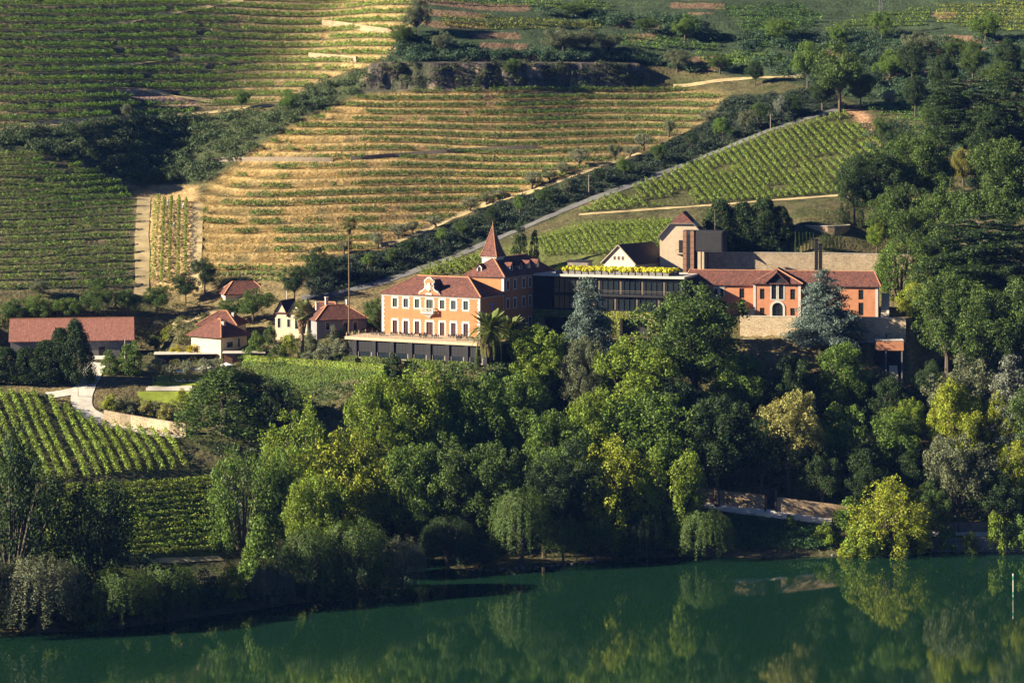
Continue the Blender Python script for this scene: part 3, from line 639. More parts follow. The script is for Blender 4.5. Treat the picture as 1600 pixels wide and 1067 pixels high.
for i in range(3):                                                # drooping curtains
    r = np.random.default_rng(90 + i); out = []; limbs = []
    for k in range(210):
        a = r.uniform(0, 6.28); rr = .10 + .36 * math.sqrt(r.random()); top = .45 + .52 * math.sqrt(max(0, 1 - (rr / .5) ** 2)) * r.uniform(.75, 1)
        ln = r.uniform(.22, .55); nn = int(90 * ln / .4); t = r.random(nn)
        bx, by = math.cos(a) * rr, math.sin(a) * rr
        P = np.stack([bx * (1 + .2 * t) + r.normal(size=nn) * .018, by * (1 + .2 * t) + r.normal(size=nn) * .018, np.maximum(top - ln * t, .02)], 1)
        N = np.stack([np.full(nn, math.cos(a)), np.full(nn, math.sin(a)), 1 - t], 1) + r.normal(size=(nn, 3)) * .5
        out.append(leaf_quads(P, N, .026, r, .4))
        if k % 12 == 0: limbs.append(((0, 0, .25), (bx * .8, by * .8, top * .95), .016, .004))
    proto('willow', i, np.concatenate(out), trunk_mesh([(0, 0, -.03), (.02, 0, .25), (.0, .02, .5)], [.035, .028, .016], limbs))
def tiered(r, tiers, prof, flat, per, size, droop):
    L = []; limbs = []
    for k in range(tiers):
        z = .12 + .86 * k / (tiers - 1); R0 = prof(z); nb = max(3, int(9 - 5 * z))
        for j in range(nb):
            a = r.uniform(0, 6.28); ln = R0 * r.uniform(.7, 1.05)
            limbs.append(((0, 0, z - .02), (math.cos(a) * ln * .8, math.sin(a) * ln * .8, z - droop * ln * .5), .008, .002))
            m = max(2, int(ln / .05))
            for q in range(m):
                t = (q + .6) / m; s = (.045 + .06 * t) * (1.1 - .45 * z)
                L.append((np.array((math.cos(a) * ln * t + r.normal() * .015, math.sin(a) * ln * t + r.normal() * .015, z - droop * ln * t * t + r.normal() * .006)), (s, s, s * flat)))
    return lobes_leaves(L, per, size, r, .55, .3, .35), limbs
for i in range(3):
    r = np.random.default_rng(110 + i); lv, lb = tiered(r, 24, lambda z: .5 * (1.03 - z) ** .7 + .03, .45, 17000, .024, .22)
    proto('cedar', i, lv, trunk_mesh([(0, 0, -.02), (0, 0, .5), (.01, 0, .97)], [.026, .016, .004], lb))
for i in range(3):
    r = np.random.default_rng(130 + i); lv, lb = tiered(r, 17, lambda z: .5 * math.sin(math.pi * min(1, .18 + .72 * (1 - z))) ** .6 + .03, .36, 22000, .024, .05)
    lv[:, 2] = lv[:, 2] * .8 + .2
    proto('lebanon', i, lv, trunk_mesh([(0, 0, -.02), (.02, 0, .4), (.0, 0, .93)], [.034, .026, .006], [((a[0], a[1], a[2] * .8 + .2), (b_[0], b_[1], b_[2] * .8 + .2), q * 1.6, e) for a, b_, q, e in lb]))
for i in range(2):                                                # narrow columns
    r = np.random.default_rng(150 + i); L = []
    for k in range(95):
        z = r.uniform(.03, .97); R0 = .42 * min(1, z / .12 + .5) * min(1, ((1.02 - z) / .55)) ** .8; a = r.uniform(0, 6.28)
        L.append((np.array((math.cos(a) * R0 * .75, math.sin(a) * R0 * .75, z)), (.13, .13, .05)))
    proto('cypress', i, lobes_leaves(L, 4300, .05, r, .7, .3, .3), trunk_mesh([(0, 0, -.02), (0, 0, .3), (0, 0, .8)], [.06, .05, .02]))
for i in range(3):                                                # big feathery conifers, foliage to the ground
    r = np.random.default_rng(170 + i); L = []
    for k in range(260):
        z = r.uniform(.02, .98); R0 = .47 * (1 - z) ** .55 * min(1, z / .1 + .6); a = r.uniform(0, 6.28); q = r.uniform(.7, 1.02)
        L.append((np.array((math.cos(a) * R0 * q, math.sin(a) * R0 * q, z)), (.065, .065, .09)))
    proto('thuja', i, lobes_leaves(L, 12500, .028, r, .8, .3, .3), trunk_mesh([(0, 0, -.02), (0, 0, .4), (0, 0, .85)], [.04, .03, .01]))
for i in range(3):
    r = np.random.default_rng(190 + i); L = []; limbs = []
    for k in range(26):
        d = sph(r, 1)[0]; c = np.array((0, 0, .62)) + d * np.array((.34, .34, .26)) * r.uniform(.6, 1)
        L.append((c, r.uniform(.08, .14)))
        if k % 5 == 0: limbs.append(((0, 0, .2), tuple(c), .03, .008))
    proto('olive', i, lobes_leaves(L, 7000, .045, r, .9, .4, .2), trunk_mesh([(0, 0, -.04), (.03, 0, .18), (-.02, .02, .5)], [.055, .045, .025], limbs))
for i in range(4):
    r = np.random.default_rng(210 + i); L = []
    for k in range(34):
        d = sph(r, 1)[0]; d[2] = abs(d[2]); c = d * np.array((.36, .36, .72)) * r.uniform(.55, 1); c[2] += .08
        L.append((c, r.uniform(.08, .15)))
    proto('bush', i, lobes_leaves(L, 6200, .05, r, .8, .35, .3), None)
SPECIES_NAME = dict(dense='broadleaf_tree', round='broadleaf_tree', airy='leafy_tree', willow='willow_tree', cedar='blue_cedar', lebanon='spreading_cedar', cypress='cypress', thuja='conifer', olive='olive_tree', bush='bush')
NT = [0]
def plant(kind, base, w, h, tint, label, cat='tree', group=None, name=None, rz=None):
    k = NT[0]; NT[0] += 1; lv, tr = PROTO[kind][k % len(PROTO[kind])]
    rz = rz if rz is not None else (k * 2.399) % 6.283
    nm = name or SPECIES_NAME[kind]
    if tr is None:
        o = link(nm, lv, None, M['leaf'], tuple(base), rz); o.scale = (w, w, h); o.color = (*tint, 1)
        return tag(o, label, cat, group)
    t = thing(nm, label, cat, tuple(base), rz, group); t.scale = (w, w, h)
    c = link('crown', lv, t, M['leaf']); c.color = (*tint, 1)
    link('trunk', tr, t, M['bark'])
    return t
def tree_px(kind, px, top, base, wpx, tint, label, cat='tree', group=None, Y=None, name=None):
    if Y is None: p = G(px, base)[0]
    else: p = np.array(at(px, base, Y)); p[2] = TZ(p[0], p[1])
    top_z = CAMZ - (top - YH) / FPX * p[1]; h = max(top_z - p[2], .8); w = wpx / FPX * p[1]
    return plant(kind, p, w * 1.08, h * 1.03, tint, label, cat, group, name)
# ------------------------------------------------------------------ buildings
def part(mb, name, mat, parent): return mb.build(name, mat, parent)
def caps(lines, parent, s=.26):
    m = MB()
    for p, q in lines: m.bar(p, q, s, s * .8)
    return part(m, 'ridge_tiles', M['ridge'], parent)
PANE = {}
def opening(t, name, O, U, D, u0, u1, z0, z1, mat, depth=.22, frame=None, fmat='white', fw=.22, teeth=False, lintel=False, proud=.06, glazing=True):
    """a window or door leaf set back in its opening, with its surround as a sub-part"""
    O, U, D = Vector(O), Vector(U), Vector(D); P = lambda u, z, d: O + U * u + D * d + Vector((0, 0, z))
    m = MB(); m.poly([P(u0, z0, depth - .02), P(u1, z0, depth - .02), P(u1, z1, depth - .02), P(u0, z1, depth - .02)])
    w = part(m, name, mat, t)
    if glazing:                                                  # glazing bars
        g = MB(); um = (u0 + u1) / 2
        g.bar(P(um, z0, depth - .06), P(um, z1, depth - .06), .07); 
        for k in (1, 2): zz = z0 + (z1 - z0) * k / 3; g.bar(P(u0, zz, depth - .05), P(u1, zz, depth - .05), .05)
        part(g, 'glazing_bars', M['door'] if mat is M['door'] else M['shutter'], w)
    if frame:
        f = MB(); b = lambda a0, a1, c0, c1: f.bar(P((a0 + a1) / 2, c0, -proud + .05), P((a0 + a1) / 2, c1, -proud + .05), 0, 0)
        def blk(a0, a1, c0, c1, pr=proud):
            q = [P(a0, c0, -pr), P(a1, c0, -pr), P(a1, c1, -pr), P(a0, c1, -pr)]; q2 = [P(a0, c0, .03), P(a1, c0, .03), P(a1, c1, .03), P(a0, c1, .03)]
            f.poly(q)
            for i in range(4): f.poly([q2[i], q2[(i + 1) % 4], q[(i + 1) % 4], q[i]])
        blk(u0 - fw, u0, z0, z1); blk(u1, u1 + fw, z0, z1); blk(u0 - fw, u1 + fw, z1, z1 + fw * 1.2, proud + .01)
        if z0 > .6: blk(u0 - fw, u1 + fw, z0 - fw * .8, z0, proud + .012)
        if teeth:
            n = max(3, int((z1 - z0) / .55))
            for k in range(n):
                c = z0 + (z1 - z0) * (k + .25) / n
                blk(u0 - fw - .2, u0 - fw + .002, c, c + .28, proud - .012); blk(u1 + fw - .002, u1 + fw + .2, c, c + .28, proud - .012)
            for k in range(4):
                c = u0 - fw + (u1 - u0 + 2 * fw) * (k + .3) / 4; blk(c, c + .25, z1 + fw * 1.2 - .002, z1 + fw * 1.2 + .2, proud - .012)
                if z0 > .6: blk(c, c + .25, z0 - fw * .8 - .2, z0 - fw * .8 + .002, proud - .012)
        if lintel: blk(u0 - fw * 1.6, u1 + fw * 1.6, z1 + fw * 1.2 - .002, z1 + fw * 1.2 + .22, proud + .1)
        part(f, 'window_surround', M[fmat], w)
    return w
X_, Y_ = Vector((1, 0, 0)), Vector((0, 1, 0))

# ---- manor
def manor():
    t = thing('manor_house', 'peach manor house with white toothed window surrounds, red hipped roof and scrolled gable', 'manor house', MANOR_O, -MANOR_A)
    W, Dp, Hh = 28.1, 12.4, 9.9
    xs = [3.77, 6.94, 10.2, 13.8, 17.4, 20.6, 24.1]; ops = []
    for i, x in enumerate(xs):
        hw = .68 if i != 3 else .95
        ops.append((x - hw, x + hw, 6.6 if i != 3 else 5.75, 8.75)); ops.append((x - hw, x + hw, .02, 3.2))
    m = MB(); m.facade((0, 0, 0), X_, Y_, W, Hh, ops)
    sops = [(4.0, 5.1, 1.0, 3.0)]
    m.facade((W, 0, 0), Y_, -X_, Dp, Hh, []); m.facade((0, Dp, 0), -Y_, X_, Dp, Hh, []); m.facade((W, Dp, 0), -X_, -Y_, W, Hh, [])
    part(m, 'wall', M['peach'], t)
    for i, x in enumerate(xs):
        hw = .68 if i != 3 else .95
        opening(t, 'window', (0, 0, 0), X_, Y_, x - hw, x + hw, 6.6 if i != 3 else 5.75, 8.75, M['shutter'], frame=1, fw=.34, teeth=True)
        opening(t, 'door', (0, 0, 0), X_, Y_, x - hw, x + hw, .02, 3.2, M['door'], frame=1, fw=.34, teeth=True)
    q = MB()
    for k in range(18):
        z = k * .55; w = .75 if k % 2 else .5
        q.box(-.05, w, -.07, .3, z, z + .53); q.box(W - w, W + .05, -.07, .3, z, z + .53)
    part(q, 'corner_stones', M['white'], t)
    c = MB(); c.box(-.25, W + .25, -.28, .1, Hh - .38, Hh - .02); c.box(W - .1, W + .25, .1, Dp, Hh - .38, Hh - .03); c.box(-.12, W + .12, -.12, .1, Hh - .6, Hh - .38); part(c, 'cornice', M['white'], t)
    r = MB(); ln = r.hip(0, W, 0, Dp, Hh + .02, 4.3, .5, .2, 7.2); part(r, 'roof', M['tile'], t); caps(ln, t)
    # scrolled gable with coat of arms
    cx = 13.8; half = [(0, 4.35), (.55, 4.25), (.8, 3.85), (1.15, 3.7), (1.2, 3.1), (1.0, 2.6), (1.05, 2.0), (1.35, 1.5), (1.9, 1.05), (2.45, .85), (2.7, .55), (2.75, 0)]
    prof = [(cx + a, Hh + z) for a, z in half] + [(cx - a, Hh + z) for a, z in half[::-1][:-1]]
    g = MB(); g.prism_y(prof[::-1], -.35, .35); gb = part(g, 'scrolled_gable', M['peach'], t)
    e = MB()
    for (a, b) in zip(half[:-1], half[1:]):
        for s in (1, -1): e.bar((cx + s * a[0], -.1, Hh + a[1]), (cx + s * b[0], -.1, Hh + b[1]), .62, .34)
    e.prism_y([(cx - 1.0, Hh + .1), (cx + 1.0, Hh + .1), (cx + .75, Hh + .5), (cx - .75, Hh + .5)], -.55, -.3)
    part(e, 'gable_moulding', M['white'], gb)
    k = MB(); k.prism_y([(cx - .55, Hh + 2.6), (cx + .55, Hh + 2.6), (cx + .58, Hh + 1.6), (cx, Hh + .85), (cx - .58, Hh + 1.6)][::-1], -.62, -.36)
    k.box(cx - .4, cx + .4, -.58, -.34, Hh + 2.65, Hh + 3.0); k.box(cx - .8, cx - .6, -.5, -.34, Hh + 1.2, Hh + 2.4); k.box(cx + .6, cx + .8, -.5, -.34, Hh + 1.2, Hh + 2.4)
    part(k, 'coat_of_arms', M['concrete'], gb)
    rb = MB(); z0 = Hh + .1
    rb.poly([(cx - 2.3, .36, z0 + .8), (cx - 2.3, 2.2, z0 + .8), (cx, 6.2, z0 + 3.7), (cx, .36, z0 + 3.5)]); rb.poly([(cx + 2.3, 2.2, z0 + .8), (cx + 2.3, .36, z0 + .8), (cx, .36, z0 + 3.5), (cx, 6.2, z0 + 3.7)])
    part(rb, 'gable_roof', M['tile'], t)
    # balcony
    b = MB(); b.box(cx - 1.75, cx + 1.75, -1.45, -.01, 5.35, 5.7); b.box(cx - 1.3, cx + 1.3, -1.1, -.01, 5.05, 5.352); b.box(cx - .8, cx + .8, -.75, -.01, 4.7, 5.052); b.box(cx - .35, cx + .35, -.4, -.01, 4.3, 4.702)
    bal = part(b, 'balcony', M['white'], t); rl = MB(); rl.box(cx - 1.75, cx + 1.75, -1.45, -1.22, 6.55, 6.72)
    for s in (-1, 1): rl.box(cx + s * 1.62 - .12, cx + s * 1.62 + .12, -1.22, -.02, 6.55, 6.715); rl.box(cx + s * 1.6 - .16, cx + s * 1.6 + .16, -1.46, -1.15, 5.7, 6.8)
    part(rl, 'handrail', M['white'], bal)
    bb = MB().tube([(0, 0, 0), (0, 0, .18), (0, 0, .36), (0, 0, .6), (0, 0, .86)], [.09, .13, .15, .07, .09], 6).mesh('baluster')
    for k in range(7): link('baluster', bb, bal, M['white'], (cx - 1.2 + k * .4, -1.33, 5.7))
    d = MB(); d.tube([(W + .0, 6.2, 7.6), (W + .12, 6.2, 7.6)], [.55, .55], 16); d.tube([(W + .0, 6.2, 6.5), (W + .11, 6.2, 6.5)], [.38, .38], 12); part(d, 'wall_emblem', M['blue'], t)
    gt = MB(); gt.tube([(W + .08, Dp - .3, 0), (W + .08, Dp - .3, Hh - .4)], .08); part(gt, 'drainpipe', M['white'], t)
manor()

def wing():
    t = thing('manor_wing', 'three storey manor wing with dormers and a tall pointed tile spire', 'building', MANOR_O, -MANOR_A)
    x0, x1, y0, y1, H = 17.2, 28.1, 12.42, 39.5, 14.1
    m = MB(); cols = [14.6, 18.4, 23.1, 26.7]; rows = [(10.8, 13.0), (6.1, 8.3), (.4, 3.0)]
    ops = [(c - y0 - .62, c - y0 + .62, a, b) for c in cols for a, b in rows]
    m.facade((x0, y0, 0), X_, Y_, x1 - x0, H, []); m.facade((x1, y0, 0), Y_, -X_, y1 - y0, H, ops); m.facade((x0, y1, 0), -Y_, X_, y1 - y0, H, []); m.facade((x1, y1, 0), -X_, -Y_, x1 - x0, H, [])
    part(m, 'wall', M['peach'], t)
    for o in ops: opening(t, 'window', (x1, y0, 0), Y_, -X_, *o, M['shutter'], frame=1, fw=.34)
    q = MB(); q.box(x0 - .05, x0 + .6, y0 - .07, y0 + .2, 8, H - .4); q.box(x1 - .6, x1 + .05, y0 - .07, y0 + .4, 9.6, H - .4); q.box(x0 - .2, x1 + .25, y0 - .25, y0 + .1, H - .4, H - .03); q.box(x1 - .1, x1 + .25, y0 + .1, y1, H - .4, H - .03)
    part(q, 'cornice', M['white'], t)
    r = MB(); ln = r.hip(x0, x1, y0, y1, H, 4.4, .55, .2, 5.2); part(r, 'roof', M['tile'], t); caps(ln, t)
    # spire
    cx, cy, hw = 21.4, 19.0, 2.05; s = MB(); s.box(cx - hw, cx + hw, cy - hw, cy + hw, 14.3, 18.7); tw = part(s, 'turret', M['white'], t)
    c = MB(); c.box(cx - hw - .22, cx + hw + .22, cy - hw - .22, cy + hw + .22, 18.45, 18.75); part(c, 'turret_cornice', M['white'], tw)
    p = MB(); h2 = hw + .4; e = [(cx - h2, cy - h2, 18.75), (cx + h2, cy - h2, 18.75), (cx + h2, cy + h2, 18.75), (cx - h2, cy + h2, 18.75)]; ap = (cx, cy, 26.6)
    h3 = h2 * .74; e3 = [(cx - h3, cy - h3, 20.3), (cx + h3, cy - h3, 20.3), (cx + h3, cy + h3, 20.3), (cx - h3, cy + h3, 20.3)]
    for i in range(4): p.poly([e[i], e[(i + 1) % 4], e3[(i + 1) % 4], e3[i]]); p.poly([e3[i], e3[(i + 1) % 4], ap])
    p.poly(e[::-1]); sp = part(p, 'spire', M['tile'], t); k = MB()
    for i in range(4): k.bar(e[i], e3[i], .2); k.bar(e3[i], ap, .17)
    k.tube([(cx, cy, 26.4), (cx, cy, 27.4)], .06); part(k, 'ridge_tiles', M['ridge'], sp)
    # dormers
    def dormer(c, dirv, side, name='dormer'):
        c = Vector(c); d = Vector(dirv); s = Vector(side); P = lambda a, b, z: c + s * a + d * b + Vector((0, 0, z))
        m = MB(); m.poly([P(-.7, 0, 0), P(.7, 0, 0), P(.7, 0, 1.5), P(0, 0, 2.2), P(-.7, 0, 1.5)])
        for sg in (-1, 1): m.poly([P(sg * .7, 0, 0), P(sg * .7, -2.6, 0), P(sg * .7, -2.6, 1.5), P(sg * .7, 0, 1.5)])
        o = part(m, name, M['white'], t)
        r = MB()
        for sg in (-1, 1):
            a, b_, cc, dd = P(0, .25, 2.42), P(sg * 1.0, .25, 1.42), P(sg * 1.0, -3.2, 1.42), P(0, -3.2, 2.42)
            r.poly([a, b_, cc, dd]); r.poly([v - Vector((0, 0, .14)) for v in (a, dd, cc, b_)]); r.poly([a, a - Vector((0, 0, .14)), b_ - Vector((0, 0, .14)), b_])
        part(r, 'dormer_roof', M['tile'], o)
        w = MB(); w.poly([P(-.42, .03, .35), P(.42, .03, .35), P(.42, .03, 1.35), P(0, .03, 1.75), P(-.42, .03, 1.35)]); part(w, 'dormer_window', M['glass'], o)
    dormer((20.6, 13.3, 14.75), -Y_, X_)
    for y in (18.6, 23.6, 28.2, 33): dormer((27.0, y, 15.0), X_, Y_)
wing()

def terrace():
    t = thing('terrace_pavilion', 'low dark timber pavilion with a beige slab terrace on top, below the manor', 'pavilion', MANOR_O, -MANOR_A)
    s = MB(); s.box(-3, 38, -13, -.02, -.75, -.04); part(s, 'terrace_slab', M['sandstone'], t)
    for (a, b) in ((-3.0, 12.0), (12.9, 30.2)): pass
    m = MB(); m.box(-2.2, 37, -12.2, -.3, -5.4, -.76); part(m, 'core', M['darkmetal'], t)
    x = -2.0; k = 0; bd = MB().box(0, .46, -.12, 0, -2.85, 0).mesh('timber_board')
    while x < 36.5 and k < 80:
        link('timber_board', bd, t, M['darkwood'], (x, -12.25 + .03 * (k % 2), -.78)); x += .49; k += 1
    xs = [-.3, 5.2, 10.4, 15.6, 20.8, 26, 31.2, 36.4]
    for x in xs: c = MB(); c.box(x - .55, x + .55, -12.75, -12.2, -5.4, -.77); part(c, 'pier', M['darkwood'], t)
    for a, b in zip(xs[:-1], xs[1:]):
        w = MB(); w.poly([(a + 1.0, -12.26, -5.0), (b - 1.0, -12.26, -5.0), (b - 1.0, -12.26, -3.7), (a + 1.0, -12.26, -3.7)]); wo = part(w, 'window', M['glass'], t)
        f = MB(); f.box(a + .7, a + 1.0, -12.45, -12.2, -5.3, -3.65); f.box(b - 1.0, b - .7, -12.45, -12.2, -5.3, -3.65); f.box(a + .7, b - .7, -12.44, -12.2, -5.32, -5.0); part(f, 'window_frame', M['wood'], wo)
    pm = MB().box(-.06, .06, -.06, .06, 0, 1.0).mesh('railing_post')
    for k in range(14): link('railing_post', pm, t, M['sandstone'], (-2.6 + k * 3.1, -12.8, -.04))
    for k in range(4): link('railing_post', pm, t, M['white'], (-2.8, -12.8 + 3.2 * (k + 1) - .2, -.04))
    ra = MB(); ra.bar((-2.6, -12.8, .95), (37.6, -12.8, .95), .04); ra.bar((-2.6, -12.8, .5), (37.6, -12.8, .5), .03); part(ra, 'railing_wire', M['wood'], t)
terrace()
def furniture():
    mt = MB(); mt.box(-.5, .5, -.5, .5, .70, .76); mt.tube([(0, 0, .02), (0, 0, .7)], .05); mt.box(-.28, .28, -.28, .28, 0, .03)
    seat = MB().box(-.24, .24, -.24, .24, .42, .48).mesh('seat'); back = MB().box(-.24, .24, .2, .25, .48, .95).mesh('backrest'); leg = MB().box(-.025, .025, -.025, .025, 0, .42).mesh('leg')
    top = MB().box(-.5, .5, -.5, .5, .70, .76).mesh('tabletop'); ped = MB().tube([(0, 0, 0), (0, 0, .04), (0, 0, .06), (0, 0, .7)], [.28, .28, .05, .05]).mesh('pedestal')
    u, v, o2 = frame(MANOR_O, MANOR_A); r = random.Random(3)
    for k in range(14):
        lx = 1.2 + k * 2.55 + r.uniform(-.4, .4); ly = -5.5 + r.uniform(-3.2, 2.5); p = o2 + u * lx + v * ly; z = MANOR_O.z - .04
        t = thing('dining_table', f'{nth(k)} dark table from the left on the manor terrace', 'table', (p.x, p.y, z), r.uniform(0, 1.5), 'tables on the manor terrace')
        link('tabletop', top, t, M['darkmetal']); link('pedestal', ped, t, M['darkmetal'])
        for q in range(3 if k % 3 else 4):
            a = q * 1.57 + r.uniform(-.2, .2) - MANOR_A; c = thing('dining_chair', f'dark chair on the {("river", "right", "house", "left")[q]} side of the {nth(k)} terrace table from the left', 'chair', (p.x + math.sin(a) * .85, p.y - math.cos(a) * .85, z), a + math.pi, f'chairs around the {nth(k)} terrace table')
            link('seat', seat, c, M['darkmetal']); link('backrest', back, c, M['darkmetal'])
            for sx in (-.2, .2):
                for sy in (-.2, .2): link('leg', leg, c, M['darkmetal'], (sx, sy, 0))
furniture()

# ---- modern block with planted roof
def modern():
    t = thing('modern_block', 'long dark glazed modern hotel block with a pale roof edge and ivy base', 'building', MOD_O, -MOD_A)
    W, D, H = 39.5, 15, 15.1
    s = MB(); s.box(-.6, W + .3, -1.0, D, 14.55, H); part(s, 'roof_slab', M['concrete'], t)
    c = MB(); c.box(0, W, .5, D - .3, 4.2, 14.55); c.box(0, W, 2.2, D - .3, 0, 4.2); part(c, 'core', M['darkmetal'], t)
    sl = MB(); sl.box(-.3, W, -.45, .49, 9.65, 10.25); sl.box(-.3, W, -.45, .49, 6.0, 6.25); sl.box(-.3, W, -.42, .49, 14.2, 14.54); part(sl, 'floor_band', M['darkwood'], t)
    n = 24; pw = (W - 5.2) / n
    g1 = MB().poly; 
    for r_, (a, b) in enumerate(((10.26, 14.19), (6.26, 9.64))):
        mb = MB(); mb.poly([(0, 0, a), (pw - .1, 0, a), (pw - .1, 0, b), (0, 0, b)]); gm = mb.mesh('window_pane')
        cb = MB(); cb.box(0, .42, .12, .2, a + .05, b - .05); cm = cb.mesh('curtain')
        mm = MB(); mm.box(-.08, .02, -.16, .1, a, b); mlm = mm.mesh('mullion')
        for k in range(n):
            x = 5.0 + k * pw; link('window_pane', gm, t, M['glass'], (x, .42 - .02, 0)); link('mullion', mlm, t, M['darkwood'], (x - .03, .35, 0))
            if (k * 7 + r_ * 3) % 4 == 0: link('curtain', cm, t, M['beige'], (x + .4, .2, 0))
    w = MB(); w.box(-.25, 4.8, -.3, .48, 6.26, 9.64); w.box(-.25, 4.8, -.3, .48, 10.26, 14.19); part(w, 'solid_end', M['darkwood'], t)
    rl = MB(); rl.bar((5, -.42, 11.2), (W, -.42, 11.2), .05); rl.bar((5, -.42, 10.75), (W, -.42, 10.75), .035); part(rl, 'balcony_rail', M['wood'], t)
    rr = np.random.default_rng(5); V = []
    for (x0, x1, z0, z1) in ((-.3, W, 4.1, 5.95), (10.5, 13.2, 0, 4.1), (19.5, 22.8, 0, 4.1), (30, 33, 0, 4.1), (37, W, 0, 4.1), (-.2, 2, 0, 4.1)):
        k = int((x1 - x0) * (z1 - z0) * 34); P = np.stack([rr.uniform(x0, x1, k), rr.uniform(-.75, -.35, k), rr.uniform(z0, z1, k)], 1); V.append(leaf_quads(P, np.array([0, -1, .5]) + rr.normal(size=(k, 3)) * .5, .42, rr))
        bx = MB(); bx.box(x0 + .1, x1 - .1, -.05, 2.19 if z0 < 1 else .48, z0, z1); part(bx, 'ivy_wall', M['concrete'], t)
    iv = link('ivy', np_mesh('ivy', np.concatenate(V)), t, M['leaf']); iv.color = (.24, .27, .04, 1); iv['kind'] = 'stuff'
    # boxed shrubs on the roof
    bm = MB(); bm.box(-.72, .72, -.72, .72, 0, .95); bm.box(-.6, .6, -.6, .6, .951, .96); bxm = bm.mesh('planter')
    r = np.random.default_rng(8); sh = []
    for i in range(3):
        L = []
        for k in range(20): d = sph(r, 1)[0]; d[2] = abs(d[2]); L.append((np.array((0, 0, .95)) + d * np.array((.78, .78, .72)), r.uniform(.25, .36)))
        sh.append(np_mesh('shrub', lobes_leaves(L, 1100, .2, r, .3, .1, .4)))
    u, v, o2 = frame(MOD_O, MOD_A); k = 0
    for row in range(3):
        rn = ('front', 'middle', 'back')[row]
        for i in range(17):
            lx = 6.3 + i * 1.78 + row * .5; ly = .6 + row * 2.5; p = o2 + u * lx + v * ly
            q = thing('planter_box', f'{nth(i)} from the left in the {rn} row of yellow shrubs in grey roof boxes', 'planter', (p.x, p.y, MOD_O.z + H + .002), -MOD_A, 'boxed yellow shrubs on the flat roof')
            link('box', bxm, q, M['grey']); c = link('shrub', sh[k % 3], q, M['leaf'], rz=k * 1.3); c.color = (.60, .56, .04, 1); c.scale = (1.12, 1.12, 1.0); k += 1
    p = o2 + u * 8.6 + v * 11; q = thing('roof_hut', 'small grey flat roofed hut on the modern block roof', 'hut', (p.x, p.y, MOD_O.z + H + .002), -MOD_A)
    m = MB(); m.box(-2.8, 2.8, -1.8, 1.8, 0, 2.6); part(m, 'wall', M['grey'], q); m = MB(); m.box(-3.1, 3.1, -2.1, 2.1, 2.6, 2.85); part(m, 'roof', M['darkmetal'], q)
    m = MB(); m.box(-1.2, .7, -1.86, -1.8, .02, 1.5); part(m, 'door', M['darkmetal'], q); m = MB(); m.box(-2.6, -1.3, -1.84, -1.8, 1.0, 2.3); m.box(.9, 2.6, -1.84, -1.8, 1.0, 2.3); part(m, 'cladding', M['wood'], q)
modern()

def gable_house():
    o = at(943, 432, 674); a = R(34); t = thing('gabled_house', 'small cream gable house with three little red windows and a dark roof', 'house', o, -a)
    W, L, H = 9.6, 17, 4.1; ap = H + 4.3
    m = MB(); b = [(W / 2 - 1.75 + k * 1.25, W / 2 - .95 + k * 1.25, H + .35, H + 1.35) for k in range(3)]
    m.prism_y([(0, 0), (W, 0), (W, H), (W / 2, ap), (0, H)][::-1], 0, L); part(m, 'wall', M['cream'], t)
    for q in b: opening(t, 'window', (0, -.02, 0), X_, Y_, *q, M['door'], depth=0.0, frame=1, fw=.1, proud=.05, glazing=False)
    r = MB(); v = .55
    for s in (-1, 1):
        e = (W / 2 + s * (W / 2 + v), H - v * .86); p0 = (W / 2, ap + .12)
        r.prism_y([p0, e, (e[0], e[1] - .25), (p0[0], p0[1] - .25)] if s > 0 else [p0, (p0[0], p0[1] - .25), (e[0], e[1] - .25), e], -.55, L)
    part(r, 'roof', M['slate'], t)
    g = MB()
    for s in (-1, 1): g.bar((W / 2, -.6, ap + .0), (W / 2 + s * (W / 2 + v), -.6, H - v * .86 - .12), .1, .3)
    part(g, 'bargeboard', M['wood'], t)
gable_house()
def tall_house():
    o = at(1031, 428, 678); a = R(8); t = thing('tall_house', 'tall cream house with a clipped red gable roof beside the lift tower', 'house', o, -a)
    W, L, H = 11.6, 14, 10.0; c = W / 2
    m = MB(); m.prism_y([(0, 0), (W, 0), (W, H), (c + 2.6, H + 3.5), (c - 2.6, H + 3.5), (0, H)][::-1], 0, L); part(m, 'wall', M['cream'], t)
    r = MB(); f = -.5
    r.poly([(c - 3.0, f, H + 3.35), (c + 3.0, f, H + 3.35), (c, f + 3.4, H + 6.1)])
    r.poly([(c - 3.0, f, H + 3.35), (c, f + 3.4, H + 6.1), (c, L, H + 6.1), (-.7, L, H - .6), (-.7, f, H - .6)])
    r.poly([(c + 3.0, f, H + 3.35), (W + .7, f, H - .6), (W + .7, L, H - .6), (c, L, H + 6.1), (c, f + 3.4, H + 6.1)]); part(r, 'roof', M['tile'], t)
    e = MB(); e.bar((c - 3.05, f, H + 3.28), (c + 3.05, f, H + 3.28), .16, .22); e.bar((c - 3.05, f, H + 3.28), (-.75, f, H - .68), .16, .22); e.bar((c + 3.05, f, H + 3.28), (W + .75, f, H - .68), .16, .22); part(e, 'bargeboard', M['wood'], t)
    opening(t, 'door', (0, -.02, 0), X_, Y_, 5.0, 6.1, 5.6, 8.9, M['darkmetal'], depth=0, frame=None, glazing=False)
    b = MB(); b.box(4.2, 6.8, -1.0, 0, 5.3, 5.55); bb = part(b, 'balcony', M['cream'], t); k = MB()
    for i in range(9): k.bar((4.3 + i * .3, -.95, 5.55), (4.3 + i * .3, -.95, 6.5), .04)
    k.bar((4.2, -.95, 6.5), (6.8, -.95, 6.5), .07); part(k, 'railing', M['darkmetal'], bb)
tall_house()
